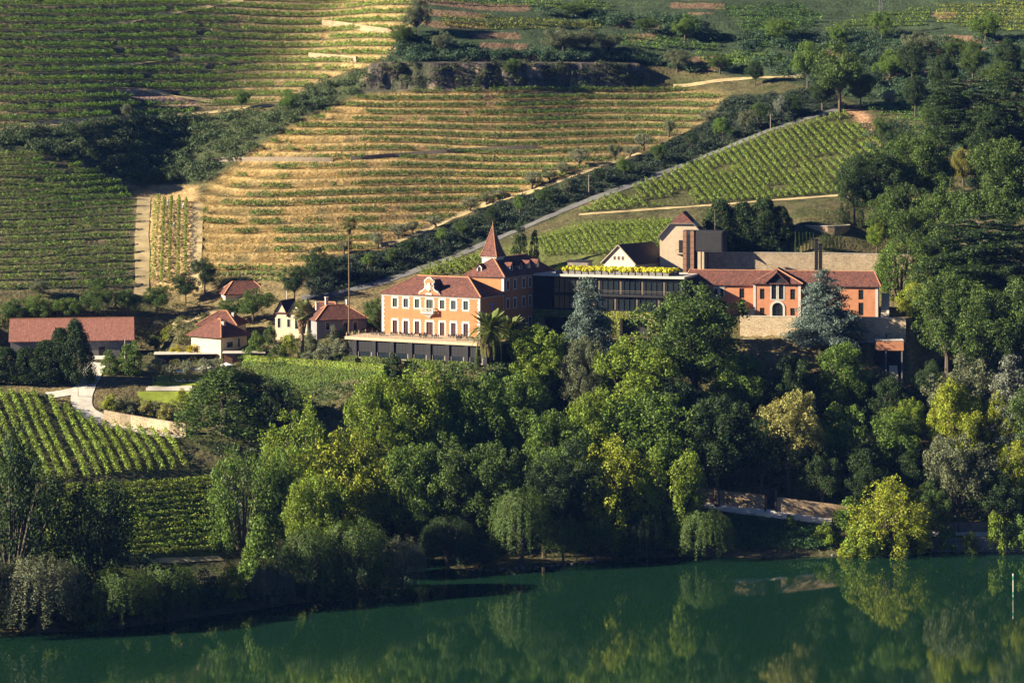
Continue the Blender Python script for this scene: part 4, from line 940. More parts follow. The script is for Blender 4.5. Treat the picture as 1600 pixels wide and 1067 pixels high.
def lift():
    o = at(1067, 431, 670); a = R(20); t = thing('lift_tower', 'rusty clad lift tower with a dark glazed bridge box on thin posts', 'tower', o, -a); H = 11.8
    m = MB(); m.box(0, 3.0, 0, 3.4, 0, H); part(m, 'tower', M['darkmetal'], t)
    pm = MB().box(0, .98, -.08, 0, 0, 1.4).mesh('rust_panel')
    for k in range(8):
        for j in (0, 2): link('rust_panel', pm, t, M['rust'], (j * 1.0 + .01, 0 - .003 * (k % 2), k * 1.47))
    g = MB(); g.box(1.05, 1.95, -.04, 0, .4, 10.8); part(g, 'glass_strip', M['glass'], t)
    m = MB(); m.box(3.02, 10.5, .3, 5.2, 6.3, H - .05); bo = part(m, 'bridge_box', M['darkmetal'], t)
    m = MB(); m.box(3.3, 10.3, .2, .3, 6.6, H - .5); part(m, 'cladding', M['darkwood'], bo)
    for x, y in ((4.6, 1.2), (5.5, 1.2), (4.6, 4.4), (5.5, 4.4)): m = MB(); m.tube([(x, y, -.5), (x, y, 6.3)], .14); part(m, 'post', M['darkmetal'], t)
    m = MB(); m.tube([(7.2, 5.0, H - .1), (7.2, 5.0, H + 5.3)], .05); part(m, 'mast', M['wood'], t)
lift()

# ---- terracotta lodge
def lodge():
    t = thing('lodge', 'long terracotta lodge with an arched door in its gabled centre bay', 'lodge', LODGE_O, -LODGE_A)
    W, D, H = 49.2, 10, 7.7; s = W / 302
    X = lambda px: (px - 1068) * s
    b0, b1, pj = X(1178), X(1251), 2.4
    op = [(X(1088) - .55, X(1088) + .55, 5.2, 6.6), (X(1118.7) - .42, X(1118.7) + .42, 4.6, 6.6), (X(1128) - .42, X(1128) + .42, 4.6, 6.6), (X(1159) - .62, X(1159) + .62, 4.3, 6.75), (X(1159) - .62, X(1159) + .62, .3, 3.7),
          (X(1100) - .6, X(1100) + .6, .3, 3.4), (X(1130) - .6, X(1130) + .6, .3, 3.4)]
    op2 = [(X(px) - .62, X(px) + .62, a, b) for px in (1272, 1307, 1343) for a, b in ((4.3, 6.75), (.3, 3.5))]
    bay = [(X(1191.5) - b0 - .58, X(1191.5) - b0 + .58, 4.3, 6.9), (X(1209.5) - b0 - .6, X(1209.5) - b0 + .6, 4.3, 8.1), (X(1220.8) - b0 - .6, X(1220.8) - b0 + .6, 4.3, 8.1), (X(1238.5) - b0 - .6, X(1238.5) - b0 + .6, 4.3, 6.9),
           (X(1191.5) - b0 - .58, X(1191.5) - b0 + .58, .25, 2.1), (X(1238.5) - b0 - .58, X(1238.5) - b0 + .58, .25, 2.1)]
    dc = X(1215.2) - b0; dr = 1.35; bw = b1 - b0
    arch = (dc - dr, dc + dr, .02, 3.45)
    m = MB(); m.facade((0, 0, 0), X_, Y_, W, H, op + op2); m.facade((W, 0, 0), Y_, -X_, D, H, []); m.facade((0, D, 0), -Y_, X_, D, H, []); m.facade((W, D, 0), -X_, -Y_, W, H, [])
    m.facade((b0, -pj, 0), X_, Y_, bw, 8.35, bay + [arch], .3); m.facade((b1, -pj, 0), Y_, -X_, pj, 8.35, []); m.facade((b0, 0, 0), -Y_, X_, pj, 8.35, [])
    part(m, 'wall', M['orange'], t)
    for i, o in enumerate(op): opening(t, 'window', (0, 0, 0), X_, Y_, *o, M['glass'], frame=1 if i in (1, 2) else None, fw=.24, lintel=i in (1, 2))
    for o in op2: opening(t, 'window', (0, 0, 0), X_, Y_, *o, M['glass'])
    for i, o in enumerate(bay): opening(t, 'window', (b0, -pj, 0), X_, Y_, *o, M['glass'], frame=1 if i in (1, 2) else None, fw=.28)
    z0 = 2.1; d = MB(); d.poly([(b0 + dc - dr, -pj + .28, .02), (b0 + dc + dr, -pj + .28, .02)] + [(b0 + dc + dr * math.cos(k * math.pi / 12), -pj + .28, z0 + dr * math.sin(k * math.pi / 12)) for k in range(13)])
    do = part(d, 'arched_door', M['glass'], t)
    sp = MB()                                                    # wall spandrels above the arch
    for sg in (-1, 1):
        for k in range(6):
            a0, a1 = k * math.pi / 12, (k + 1) * math.pi / 12; pa = (b0 + dc + sg * dr * math.cos(a0), z0 + dr * math.sin(a0)); pb = (b0 + dc + sg * dr * math.cos(a1), z0 + dr * math.sin(a1))
            sp.poly([(pa[0], -pj - .003, pa[1]), (pa[0], -pj - .003, 3.46), (pb[0], -pj - .003, 3.46), (pb[0], -pj - .003, pb[1])])
    part(sp, 'arch_spandrel', M['orange'], do)
    f = MB(); ring = [(math.cos(k * math.pi / 14), math.sin(k * math.pi / 14)) for k in range(15)]
    for (c0, s0), (c1, s1) in zip(ring[:-1], ring[1:]):
        r0, r1 = dr, dr + .55; P = lambda r, c, s_, y: (b0 + dc + r * c, y, z0 + r * s_)
        f.poly([P(r0, c0, s0, -pj - .14), P(r1, c0, s0, -pj - .14), P(r1, c1, s1, -pj - .14), P(r0, c1, s1, -pj - .14)]); f.poly([P(r1, c0, s0, -pj - .14), P(r1, c0, s0, -pj), P(r1, c1, s1, -pj), P(r1, c1, s1, -pj - .14)]); f.poly([P(r0, c0, s0, -pj - .14), P(r0, c1, s1, -pj - .14), P(r0, c1, s1, -pj + .2), P(r0, c0, s0, -pj + .2)])
    for sg in (-1, 1): xx = b0 + dc + sg * (dr + .275); f.box(xx - .275, xx + .275, -pj - .14, -pj, 0, z0)
    part(f, 'arch_surround', M['white'], do)
    db = MB(); db.bar((b0 + dc, -pj + .22, 0), (b0 + dc, -pj + .22, 3.4), .09); db.bar((b0 + dc - dr, -pj + .22, z0), (b0 + dc + dr, -pj + .22, z0), .1); part(db, 'glazing_bars', M['darkmetal'], do)
    pl = MB()
    for x, y, hh in ((.05, -.1, H - .3), (W - .75, -.1, H - .3), (b0 - .02, -pj - .1, 8.2), (b1 - .6, -pj - .1, 8.2)): pl.box(x, x + .62, y, y + .3, 0, hh)
    pl.box(-.15, b0, -.18, .05, H - .32, H - .05); pl.box(b1, W + .15, -.18, .05, H - .32, H - .05); part(pl, 'pilaster', M['white'], t)
    r = MB(); ln = r.hip(0, W, 0, D, H, 3.4, .6, .2, 1.8)
    part(r, 'roof', M['tile'], t); caps(ln, t, .2)
    # bay roof with small open pediment
    r = MB(); z = 8.36; x0, x1 = b0 - .6, b1 + .6; yf = -pj - .6; c = (x0 + x1) / 2; yb = 6.5; rz = z + 3.5
    r.poly([(x0, yf, z), (c - 2.6, yf, z), (c - .0, yf + 2.2, rz - .3), (c, yf + 2.9, rz)]); r.poly([(c + 2.6, yf, z), (x1, yf, z), (c, yf + 2.9, rz), (c, yf + 2.2, rz - .3)])
    r.poly([(x1, yf, z), (x1, yb, z), (c, yb, rz), (c, yf + 2.9, rz)]); r.poly([(x0, yb, z), (x0, yf, z), (c, yf + 2.9, rz), (c, yb, rz)])
    r.box(x0, x1, yf, yf + .5, z - .2, z - .003)
    br = part(r, 'bay_roof', M['tile'], t)
    p = MB(); p.poly([(c - 2.7, yf + .35, z), (c + 2.7, yf + .35, z), (c, yf + .35, z + 2.5)]); part(p, 'pediment', M['darkwood'], br)
    e = MB(); e.bar((c - 2.95, yf - .05, z + .02), (c, yf - .05, z + 2.75), .5, .16); e.bar((c + 2.95, yf - .05, z + .02), (c, yf - .05, z + 2.75), .5, .16)
    e.poly([(c - 2.95, yf, z + .1), (c, yf, z + 2.85), (c, yf + 2.9, z + 3.3), (c - 2.9, yf + 1.2, z + .9)]); e.poly([(c, yf, z + 2.85), (c + 2.95, yf, z + .1), (c + 2.9, yf + 1.2, z + .9), (c, yf + 2.9, z + 3.3)])
    part(e, 'pediment_roof', M['tile'], br); caps([((x0, yf, z), (c, yf + 2.9, rz)), ((x1, yf, z), (c, yf + 2.9, rz))], br, .22)
    bx = MB(); bx.box(b0 - 1.6, b0 + .3, -pj - 1.3, -pj - .2, 0, 1.7); bx.box(b0 - 1.3, b0, -pj - 1.1, -pj - .4, 1.7, 1.9); part(bx, 'porch_box', M['darkmetal'], t)
    st = MB()
    for k in range(10): st.box(W + .6, W + 2.6, 8 - k * .9 - .9, 8 - k * .9, 0, 5.4 - k * .54)
    part(st, 'side_stair', M['concrete'], t)
lodge()

def barn():
    t = thing('barn', 'long stone barn with a plain pinkish red tile roof at left', 'barn', BARN_O, -BARN_A)
    W, D, H, rise = 31.2, 13, 4.2, 4.9
    m = MB(); m.prism_y([(0, 0), (0, 0)], 0, .0) if 0 else None
    m.facade((0, 0, 0), X_, Y_, W, H, []); m.facade((W, D, 0), -X_, -Y_, W, H, [])
    m.poly([(0, 0, 0), (0, 0, H), (0, D / 2, H + rise), (0, D, H), (0, D, 0)]); m.poly([(W, 0, 0), (W, D, 0), (W, D, H), (W, D / 2, H + rise), (W, 0, H)])
    part(m, 'wall', M['greystone'], t)
    r = MB(); ov = .5; k = rise / (D / 2)
    for s in (0, 1):
        e = [(-.4, -ov, H - ov * k), (W + .4, -ov, H - ov * k), (W + .4, D / 2, H + rise), (-.4, D / 2, H + rise)]
        if s: e = [(x, D - y, z) for x, y, z in e][::-1]
        r.poly([(x, y, z + .2) for x, y, z in e]); r.poly([(x, y, z + .02) for x, y, z in e][::-1])
        for i in range(4): a, b = e[i], e[(i + 1) % 4]; r.poly([(a[0], a[1], a[2] + .02), (b[0], b[1], b[2] + .02), (b[0], b[1], b[2] + .2), (a[0], a[1], a[2] + .2)])
    part(r, 'roof', M['pinktile'], t); caps([((-.4, D / 2, H + rise + .2), (W + .4, D / 2, H + rise + .2))], t, .3)
    for x in (22.5, 28): d = MB(); d.box(x, x + 1.6, -.04, .0, 0, 2.3); part(d, 'door', M['darkwood'], t)
barn()

def farmhouse():
    o = Vector(G(345, 560)[0]); a = R(38)
    t = thing('farmhouse', 'cream farmhouse with a low pyramid red roof and a chimney', 'house', o - Vector((10.5 * math.cos(a), -10.5 * math.sin(a), 0)), -a)
    m = MB(); ops = [(2.2, 4.4, 2.6, 4.0), (6.2, 7.0, 2.4, 4.6)]
    m.facade((0, 0, 0), X_, Y_, 10.5, 5.4, []); m.facade((10.5, 0, 0), Y_, -X_, 9.5, 5.4, ops); m.facade((10.5, 9.5, 0), -X_, -Y_, 10.5, 5.4, []); m.facade((0, 9.5, 0), -Y_, X_, 9.5, 5.4, [])
    part(m, 'wall', M['cream'], t)
    for p in ops: opening(t, 'window', (10.5, 0, 0), Y_, -X_, *p, M['glass'], frame=1, fw=.14)
    r = MB(); ln = r.hip(0, 10.5, 0, 9.5, 5.4, 4.1, 1.0, .2); part(r, 'roof', M['tile'], t); caps(ln, t)
    c = MB(); c.box(7.3, 8.1, 3.4, 4.2, 6.0, 9.0); part(c, 'chimney', M['cream'], t)
    o = Vector(G(312, 541)[0]); t = thing('farmhouse_annexe', 'second red hipped farmhouse roof rising just behind the front one', 'house', o, -R(12))
    m = MB(); m.box(0, 9.6, 0, 9, 0, 5.6); part(m, 'wall', M['cream'], t); r = MB(); ln = r.hip(0, 9.6, 0, 9, 5.6, 3.4, .8, .2, 4.6); part(r, 'roof', M['tile'], t); caps(ln, t)
    c = MB(); c.box(7.6, 8.2, 3, 3.6, 6, 8.6); part(c, 'chimney', M['white'], t)
    w = MB(); w.box(1, 2.2, -.05, 0, 2.5, 4.0); part(w, 'window', M['glass'], t)
farmhouse()
def flat_pavilion(px0, px1, top, Y, dep, hh, label, a, wall):
    o = Vector(G(px0, top + 15)[0]); Y = o.y; o.z += hh; w = (px1 - px0) / FPX * Y / math.cos(a); t = thing('flat_pavilion', label, 'pavilion', (o.x, o.y, o.z - hh), -a)
    s = MB(); s.box(0, w, 0, dep, hh - .3, hh); part(s, 'roof', M['concrete'], t); f = MB(); f.box(-.04, w + .04, -.06, 0, hh - .34, hh - .06); part(f, 'fascia', M['darkmetal'], t)
    m = MB(); m.box(.5, w - .5, .8, dep - .3, -1.5, hh - .31); part(m, 'wall', wall, t)
    for k in range(4): c = MB(); x = .4 + (w - .8) * k / 3; c.box(x - .12, x + .12, .15, .4, -1.5, hh - .31); part(c, 'post', M['darkmetal'], t)
flat_pavilion(240, 336, 556, 652, 7, 2.8, 'low dark flat roofed pavilion left of the cream farmhouse', R(-6), M['darkwood'])
flat_pavilion(347, 414, 558, 648, 6, 3.4, 'low flat roofed pavilion with a rust wall right of the cream farmhouse', R(-4), M['rust'])
def back_house():
    o = Vector(G(352, 474)[0]); t = thing('roadside_house', 'low house with a dull red roof half hidden above the round trees', 'house', o, -R(-18))
    m = MB(); m.box(0, 11.5, 0, 8, -2, 2.4); part(m, 'wall', M['cream'], t); r = MB(); ln = r.hip(0, 11.5, 0, 8, 2.4, 3.2, .6, .2, 3.4); part(r, 'roof', M['tile'], t); caps(ln, t)
back_house()

def villa():
    a = R(20); o = Vector(G(430, 531)[0]); t = thing('twin_gabled_villa', 'white villa with two steep little gables behind the fan palm', 'house', o, -a)
    m = MB(); W, D, H = 9.0, 8, 7.0
    ops = [(.7, 1.5, 3.2, 5.6), (3.4, 4.2, 3.4, 5.4), (5.6, 6.6, 3.0, 5.9), (7.7, 8.3, 3.2, 5)]
    m.facade((0, 0, 0), X_, Y_, W, H, ops); m.facade((W, 0, 0), Y_, -X_, D, H, []); m.facade((0, D, 0), -Y_, X_, D, H, []); m.facade((W, D, 0), -X_, -Y_, W, H, []); part(m, 'wall', M['cream'], t)
    for p in ops: opening(t, 'window', (0, 0, 0), X_, Y_, *p, M['glass'], frame=1, fw=.12)
    for c, hw, ap in ((1.6, 1.7, 3.2), (5.6, 1.8, 3.0)):
        g = MB(); g.poly([(c - hw, -.03, H - .3), (c + hw, -.03, H - .3), (c, -.03, H + ap - .3)]); go = part(g, 'gable', M['cream'], t); r = MB()
        for s in (-1, 1):
            q = [(c, -.5, H + ap), (c + s * (hw + .5), -.5, H - .7), (c + s * (hw + .5), D, H - .7), (c, D, H + ap)]
            r.poly(q); r.poly([(x, y, z - .2) for x, y, z in q][::-1]); r.poly([q[0], (q[0][0], q[0][1], q[0][2] - .2), (q[1][0], q[1][1], q[1][2] - .2), q[1]])
        part(r, 'gable_roof', M['slate'], go)
    r = MB(); r.hip(0, W, 0, D, H, 2.4, .4, .15); part(r, 'roof', M['tile'], t)
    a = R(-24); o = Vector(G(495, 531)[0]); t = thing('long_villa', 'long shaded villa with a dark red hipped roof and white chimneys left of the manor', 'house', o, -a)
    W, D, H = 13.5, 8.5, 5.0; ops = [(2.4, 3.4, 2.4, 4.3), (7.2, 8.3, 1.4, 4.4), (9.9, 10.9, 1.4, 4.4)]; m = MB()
    m.facade((0, 0, 0), X_, Y_, W, H, ops); m.facade((W, 0, 0), Y_, -X_, D, H, []); m.facade((0, D, 0), -Y_, X_, D, H, []); m.facade((W, D, 0), -X_, -Y_, W, H, []); part(m, 'wall', M['shadewall'], t)
    for p in ops: opening(t, 'window', (0, 0, 0), X_, Y_, *p, M['glass'], frame=1, fw=.16)
    r = MB(); ln = r.hip(0, W, 0, D, H, 3.4, .6, .2); part(r, 'roof', M['tile'], t); caps(ln, t)
    for x, y, h in ((4.8, 6, 10.2), (10.2, 5, 9.4), (2.2, 6, 8.9)): c = MB(); c.box(x - .35, x + .35, y - .35, y + .35, 5.5, h); c.box(x - .45, x + .45, y - .45, y + .45, h, h + .18); part(c, 'chimney', M['white'], t)
    o = Vector(G(478, 510)[0]); t = thing('rear_villa', 'lit red roof of a villa behind the twin gabled house', 'house', o, -R(14)); m = MB(); m.box(0, 9.0, 0, 8, -3, 2.8); part(m, 'wall', M['cream'], t); r = MB(); ln = r.hip(0, 9.0, 0, 8, 2.8, 3.4, .6, .2, 3); part(r, 'roof', M['tile'], t); caps(ln, t)
villa()
def annex():
    o = at(1369, 590, 634.5); t = thing('lower_pavilion', 'terracotta canopy on dark posts over an open stair below the lodge wall', 'pavilion', o, -R(4))
    m = MB(); m.box(0, 6.7, 0, 5, 6.7, 9.1); part(m, 'canopy', M['orange'], t); c = MB(); c.box(-.05, 6.75, -.08, 5.05, 9.101, 9.22); part(c, 'canopy_edge', M['white'], t)
    c = MB(); c.box(0, 6.6, 3.2, 4.9, -2, 6.69); part(c, 'back_wall', M['darkmetal'], t)
    for x in (2.4, 6.3): p = MB(); p.box(x - .15, x + .15, .1, .4, -2, 6.69); part(p, 'post', M['grey'], t)
    s = MB()
    for k in range(9): s.box(3.4, 5.4, .5 + k * .3, .8 + k * .3, -1, .3 + k * .3)
    part(s, 'stair', M['concrete'], t); b = MB(); b.box(2.6, 3.0, 4.0, 4.4, 9.2, 10.4); part(b, 'vent', M['darkmetal'], t)
annex()

# ---- free-standing walls
def wall_px(name, pts, H, th, mat, label, Y=None, coping=True, base=None, cat='wall', P=None):
    if P is None: q = smooth_line(pts, 8) if Y is None else np.array(pts, float)
    P = P or [Vector(G(x, y)[0]) for x, y in q] if Y is None else [at(x, y, yy) for (x, y), yy in zip(q, Y)]
    o = P[0].copy(); t = thing(name, label, cat, o); m = MB(); c = MB()
    for i in range(len(P) - 1):
        a, b = P[i] - o, P[i + 1] - o; d = (b - a); d.z = 0; d.normalize(); nn = Vector((-d.y, d.x, 0)) * th
        z = base if base is not None else -2.0
        A = [a + Vector((0, 0, z)), b + Vector((0, 0, z)), b + Vector((0, 0, H)), a + Vector((0, 0, H))]
        m.poly(A); B = [v + nn for v in A]; m.poly(B[::-1]); m.poly([A[3], A[2], B[2], B[3]])
        if i == 0: m.poly([A[0], A[3], B[3], B[0]])
        if i == len(P) - 2: m.poly([A[1], B[1], B[2], A[2]])
        if coping: c.bar(a + nn / 2 + Vector((0, 0, H + .08)), b + nn / 2 + Vector((0, 0, H + .08)), th + .16, .16)
    part(m, 'masonry', mat, t)
    if coping: part(c, 'coping', M['concrete'], t)
    return t
wall_px('stone_wall', [(1096, 428), (1150, 428), (1240, 429), (1330, 430), (1425, 432)], 5.6, .8, M['stone'], 'long pale rubble wall behind the lodge roof, streaked with shade', Y=[680, 680, 679.5, 679, 678], base=-4)
u_, v_, o_ = frame(LODGE_O, LODGE_A)
def wall_pts(L, z):
    out = []
    for lx, ly in L: p = o_ + u_ * lx + v_ * ly; out.append(Vector((p.x, p.y, z)))
    return out
wall_px('stone_wall', None, 5.9, .9, M['stone'], 'sunlit rubble retaining wall directly below the lodge', P=wall_pts([(14.8, -6.3), (30, -6.3), (45, -6.3), (56, -6.3)], LODGE_O.z - 5.7), base=-4)
wall_px('ledge', None, .35, 1.2, M['concrete'], 'pale ledge along the foot of the lodge retaining wall', P=wall_pts([(15.5, -8.2), (30, -8.2), (49, -8.2)], LODGE_O.z - 5.7), base=-3, coping=False, cat='ledge')
wall_px('stone_wall', None, 2.1, .8, M['warmstone'], 'curved sandy wall holding up the little round vine terrace', P=[Vector((84.8 + 6.9 * math.cos(math.radians(d)), 699.5 + 6.9 * math.sin(math.radians(d)), 67.4)) for d in range(180, 366, 15)], base=-4)
wall_px('stone_wall', [(162, 660), (180, 664), (215, 670), (250, 676), (290, 682)], 3.0, .6, M['stone'], 'low sandy stone wall along the pale drive', coping=False)
wall_px('stone_wall', [(503, 40), (540, 44), (575, 50), (612, 55)], 2.0, .7, M['warmstone'], 'upper dry stone wall on the golden knoll at top left', coping=False)
wall_px('stone_wall', [(482, 92), (505, 94), (530, 96), (556, 98)], 2.1, .7, M['warmstone'], 'lower dry stone wall on the golden knoll at top left', coping=False)
wall_px('stone_wall', [(548, 251), (600, 247), (680, 241), (760, 236), (840, 233)], 1.2, .7, M['schist'], 'dark dry stone wall stepping along the golden spur', coping=False)
wall_px('stone_wall', [(318, 254), (380, 252), (440, 252), (520, 253)], 1.3, .6, M['schist'], 'low stone wall across the left flank of the golden spur', coping=False)
wall_px('river_wall', [(1085, 783), (1130, 790), (1198, 797)], 3.4, .9, M['warmstone'], 'shaded river wall left of the dark doorway by the path', coping=False)
wall_px('river_wall', [(1211, 799), (1240, 803), (1280, 808), (1325, 814)], 3.4, .9, M['warmstone'], 'sunlit river wall right of the dark doorway by the path', coping=False)
wall_px('river_wall', [(1440, 832), (1500, 832), (1560, 832), (1640, 832)], 2.4, .8, M['schist'], 'dim river wall at the right edge above the towpath', coping=False)
wall_px('river_wall', [(1455, 862), (1520, 862), (1600, 862), (1680, 862)], 3.2, .8, M['greystone'], 'grey stone quay at the waterline at the right edge', coping=False)
g0 = G(1204, 799)[0]; t = thing('wall_doorway', 'tall dark doorway in the river wall', 'doorway', g0); m = MB(); m.box(-1.1, 1.1, .5, 1.2, -.5, 5); part(m, 'door', M['darkmetal'], t); m = MB(); m.box(-1.4, -1.1, -.2, 1.2, -.5, 5.3); m.box(1.1, 1.4, -.2, 1.2, -.5, 5.3); m.box(-1.4, 1.4, -.19, 1.2, 5.0, 5.4); part(m, 'door_frame', M['darkwood'], t)
# ------------------------------------------------------------------ trees
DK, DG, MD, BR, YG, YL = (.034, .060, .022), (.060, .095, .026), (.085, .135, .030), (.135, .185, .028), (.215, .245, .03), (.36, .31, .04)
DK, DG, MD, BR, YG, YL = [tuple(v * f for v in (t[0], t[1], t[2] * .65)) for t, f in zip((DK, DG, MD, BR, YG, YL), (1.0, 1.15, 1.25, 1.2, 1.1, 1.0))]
OL, GR, BL, EU, SV = (.18, .19, .11), (.13, .145, .07), (.13, .175, .14), (.28, .265, .075), (.18, .20, .14)
T = tree_px
# by the buildings
T('cedar', 918, 437, 555, 104, BL, 'blue grey cedar standing in front of the dark glazed block', Y=638)
T('cedar', 1290, 425, 600, 118, BL, 'big blue grey cedar in front of the terracotta lodge', Y=640)
T('dense', 1085, 455, 640, 205, DG, 'huge dark rounded tree left of the lodge retaining wall', Y=628)
T('dense', 836, 508, 640, 118, BR, 'bright round tree just right of the two date palms', Y=624)
T('dense', 915, 532, 680, 88, GR, 'dull grey green tree right of the bright round tree')
T('cypress', 812, 347, 402, 30, DK, 'larger of the two dark cypresses behind the spire', Y=690)
T('cypress', 835, 361, 402, 19, DK, 'smaller of the two dark cypresses behind the spire', Y=691)
for i, (px, tp, w) in enumerate(((1126, 318, 84), (1160, 322, 82), (1194, 316, 84), (1219, 326, 58))):
    T('thuja', px, tp, 403, w, DK, f'{nth(i)} dark conifer from the left above the long rubble wall', group='dark conifers above the rubble wall', Y=692)
for i in range(12):
    px = 1243 + i * 5.6 + (9 if i > 5 else 0)
    T('cypress', px, 363 + (i % 3), 390, 3.3, DG, f'{nth(i)} slim cypress from the left in the row by the curved wall', group='slim cypress row', Y=686 + .2 * i)
for px, w, l in ((1315, 11, 'left cypress on the round terrace edge'), (1324, 9, 'right cypress on the round terrace edge'), (1345, 12, 'tall thin cypress under the dark round trees')):
    T('cypress', px, 318, 356, w, DK, l, Y=700)
# orchard behind the barn and by the villas
for px, tp, bs, w, c, l in [(20, 468, 512, 52, DG, 'leftmost low tree behind the barn'), (62, 462, 508, 50, MD, 'second low tree behind the barn, left of the barn middle'), (105, 466, 507, 48, MD, 'low tree behind the middle of the barn roof'),
        (148, 448, 500, 50, DG, 'round tree behind the right half of the barn roof'), (200, 455, 500, 42, DG, 'round tree above the right end of the barn roof'), (245, 446, 494, 50, DG, 'dark round tree right of the barn'), (290, 428, 474, 42, DK, 'round tree below the five climbing rows'),
        (320, 404, 458, 42, DK, 'lone round tree at the corner of the golden spur'), (395, 452, 506, 68, DG, 'dark tree spread over the low roadside house'), (360, 470, 508, 40, DG, 'small tree left of the dark spreading one by the roadside house'), (460, 416, 474, 46, DK, 'dark tree at the foot of the golden spur'),
        (500, 388, 446, 48, DK, 'dark tree at the lower end of the ridge path'), (590, 468, 530, 46, DG, 'dark tree against the left end of the manor'), (62, 436, 464, 34, GR, 'grey green tree at the foot of the shaded left hill'), (155, 436, 462, 34, DG, 'small tree at the right foot of the shaded left hill')]:
    T('round', px, tp, bs, w, c, l)
# barn hedge and garden
for i, (px, tp, w) in enumerate(((-25, 548, 84), (8, 546, 80), (42, 546, 78), (72, 536, 72), (94, 518, 62), (118, 505, 66))):
    T('thuja', px, tp, 612, w, DK, f'{nth(i)} dark conifer from the left in the tall screen before the barn', group='dark conifer screen before the barn', Y=636)
for px, tp, w, l in ((170, 548, 30, 'bright slim poplar beside the blue shaded drive'), (197, 538, 28, 'tall slim tree right of the bright slim poplar'), (210, 534, 28, 'slim tree just behind the tall slim one in the garden'), (184, 562, 22, 'shortest slim tree in the garden by the drive')):
    T('cypress', px, tp, 604, w, MD, l, Y=645)
for i, (px, tp, bs, w) in enumerate(((243, 560, 600, 34), (266, 566, 597, 28), (292, 562, 594, 28), (320, 560, 592, 32), (340, 558, 590, 30), (372, 572, 598, 26))):
    T('olive', px, tp, bs, w, OL, f'{nth(i)} olive from the left on the parasol lawn', 'olive tree', 'olives on the parasol lawn', Y=640)
for px, tp, bs, w, c, l in [(437, 536, 572, 44, DG, 'dark round bush left of the fan palm'), (505, 532, 566, 40, OL, 'pale oleander right of the fan palm'), (530, 526, 562, 36, OL, 'pale oleander by the pavilion corner'), (452, 515, 560, 34, YG, 'yellowish shrub before the twin gabled villa'),
        (520, 505, 555, 22, GR, 'thin grey shrub before the long villa'), (300, 535, 556, 30, YL, 'yellow bamboo clump left of the farmhouse'), (275, 538, 557, 28, YL, 'yellow bamboo clump behind the dark flat pavilion'), (322, 530, 552, 22, YL, 'yellow bamboo against the farmhouse wall'),
        (195, 616, 645, 40, GR, 'brownish shrub above the left end of the drive wall'), (228, 622, 650, 34, EU, 'brownish shrub above the middle of the drive wall'), (258, 628, 655, 34, EU, 'brownish shrub above the right of the drive wall'), (172, 612, 640, 30, YG, 'yellowish shrub at the bend of the drive'),
        (612, 548, 590, 42, DK, 'dark shrub growing over the front of the pavilion'), (480, 545, 570, 30, OL, 'grey shrub at the foot of the fan palm'), (40, 528, 546, 24, YG, 'pale sapling before the barn roof'), (78, 520, 545, 20, YG, 'second pale sapling before the barn roof'), (285, 605, 625, 24, YG, 'round yellow shrub at the lawn edge')]:
    T('bush', px, tp, bs, w, c, l, 'shrub')
T('thuja', 350, 582, 725, 168, DG, 'big dark feathery tree below the parasol lawn', Y=612)
T('airy', 425, 590, 720, 100, DK, 'dark tree right of the big feathery one, below the ivy bank', Y=612)
# the wood between manor and river, left to right
W1 = [('airy', 380, 700, 890, 92, MD, 'airy upright tree at the right end of the level vine block'), ('airy', 462, 640, 860, 110, BR, 'bright leafy tree below the right part of the ivy bank'), ('dense', 440, 715, 880, 70, MD, 'ivy hung tree beside the river steps'),
      ('airy', 530, 668, 890, 120, YG, 'yellow green feathery tree left of the wood centre'), ('dense', 600, 590, 850, 120, BR, 'tall feathery tree below the left end of the pavilion'), ('dense', 570, 690, 905, 120, YG, 'leafy tree overhanging the left shore'),
      ('airy', 655, 576, 850, 115, BR, 'tall bright tree below the middle of the pavilion'), ('dense', 705, 582, 850, 110, MD, 'tall tree below the single palm trunk'), ('dense', 640, 700, 910, 110, MD, 'dark feathery tree above the left shore bend'), ('dense', 755, 580, 850, 108, MD, 'tall tree below the date palms'),
      ('dense', 700, 690, 890, 120, DG, 'dark tree in the middle of the wood front'), ('dense', 768, 690, 885, 110, DG, 'shaded tree with gold lit sprays above the centre shore'), ('dense', 815, 590, 840, 100, MD, 'tall tree under the bright round tree'), ('dense', 870, 640, 860, 110, MD, 'leafy tree beneath the dull grey green tree'),
      ('dense', 985, 535, 760, 140, BR, 'bright leafy tree left of the huge rounded tree'), ('dense', 1020, 610, 790, 150, MD, 'lumpy dark tree below the huge rounded tree'), ('dense', 930, 615, 790, 100, BR, 'leafy tree with lit shoots left of the lumpy dark one'), ('airy', 955, 690, 850, 120, YG, 'bright yellow green spreading tree above the centre shore'),
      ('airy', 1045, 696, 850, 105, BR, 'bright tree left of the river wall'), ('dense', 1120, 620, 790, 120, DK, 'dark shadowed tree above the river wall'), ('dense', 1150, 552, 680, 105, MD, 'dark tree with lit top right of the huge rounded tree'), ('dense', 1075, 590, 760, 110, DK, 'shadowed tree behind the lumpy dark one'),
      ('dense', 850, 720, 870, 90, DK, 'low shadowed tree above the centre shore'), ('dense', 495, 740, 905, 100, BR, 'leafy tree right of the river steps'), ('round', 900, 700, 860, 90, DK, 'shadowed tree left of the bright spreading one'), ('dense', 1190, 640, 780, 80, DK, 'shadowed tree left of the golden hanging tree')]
for k_, px, tp, bs, w, c, l in W1: T(k_, px, tp, min(bs, tp + 175), w * 1.15, c, l)
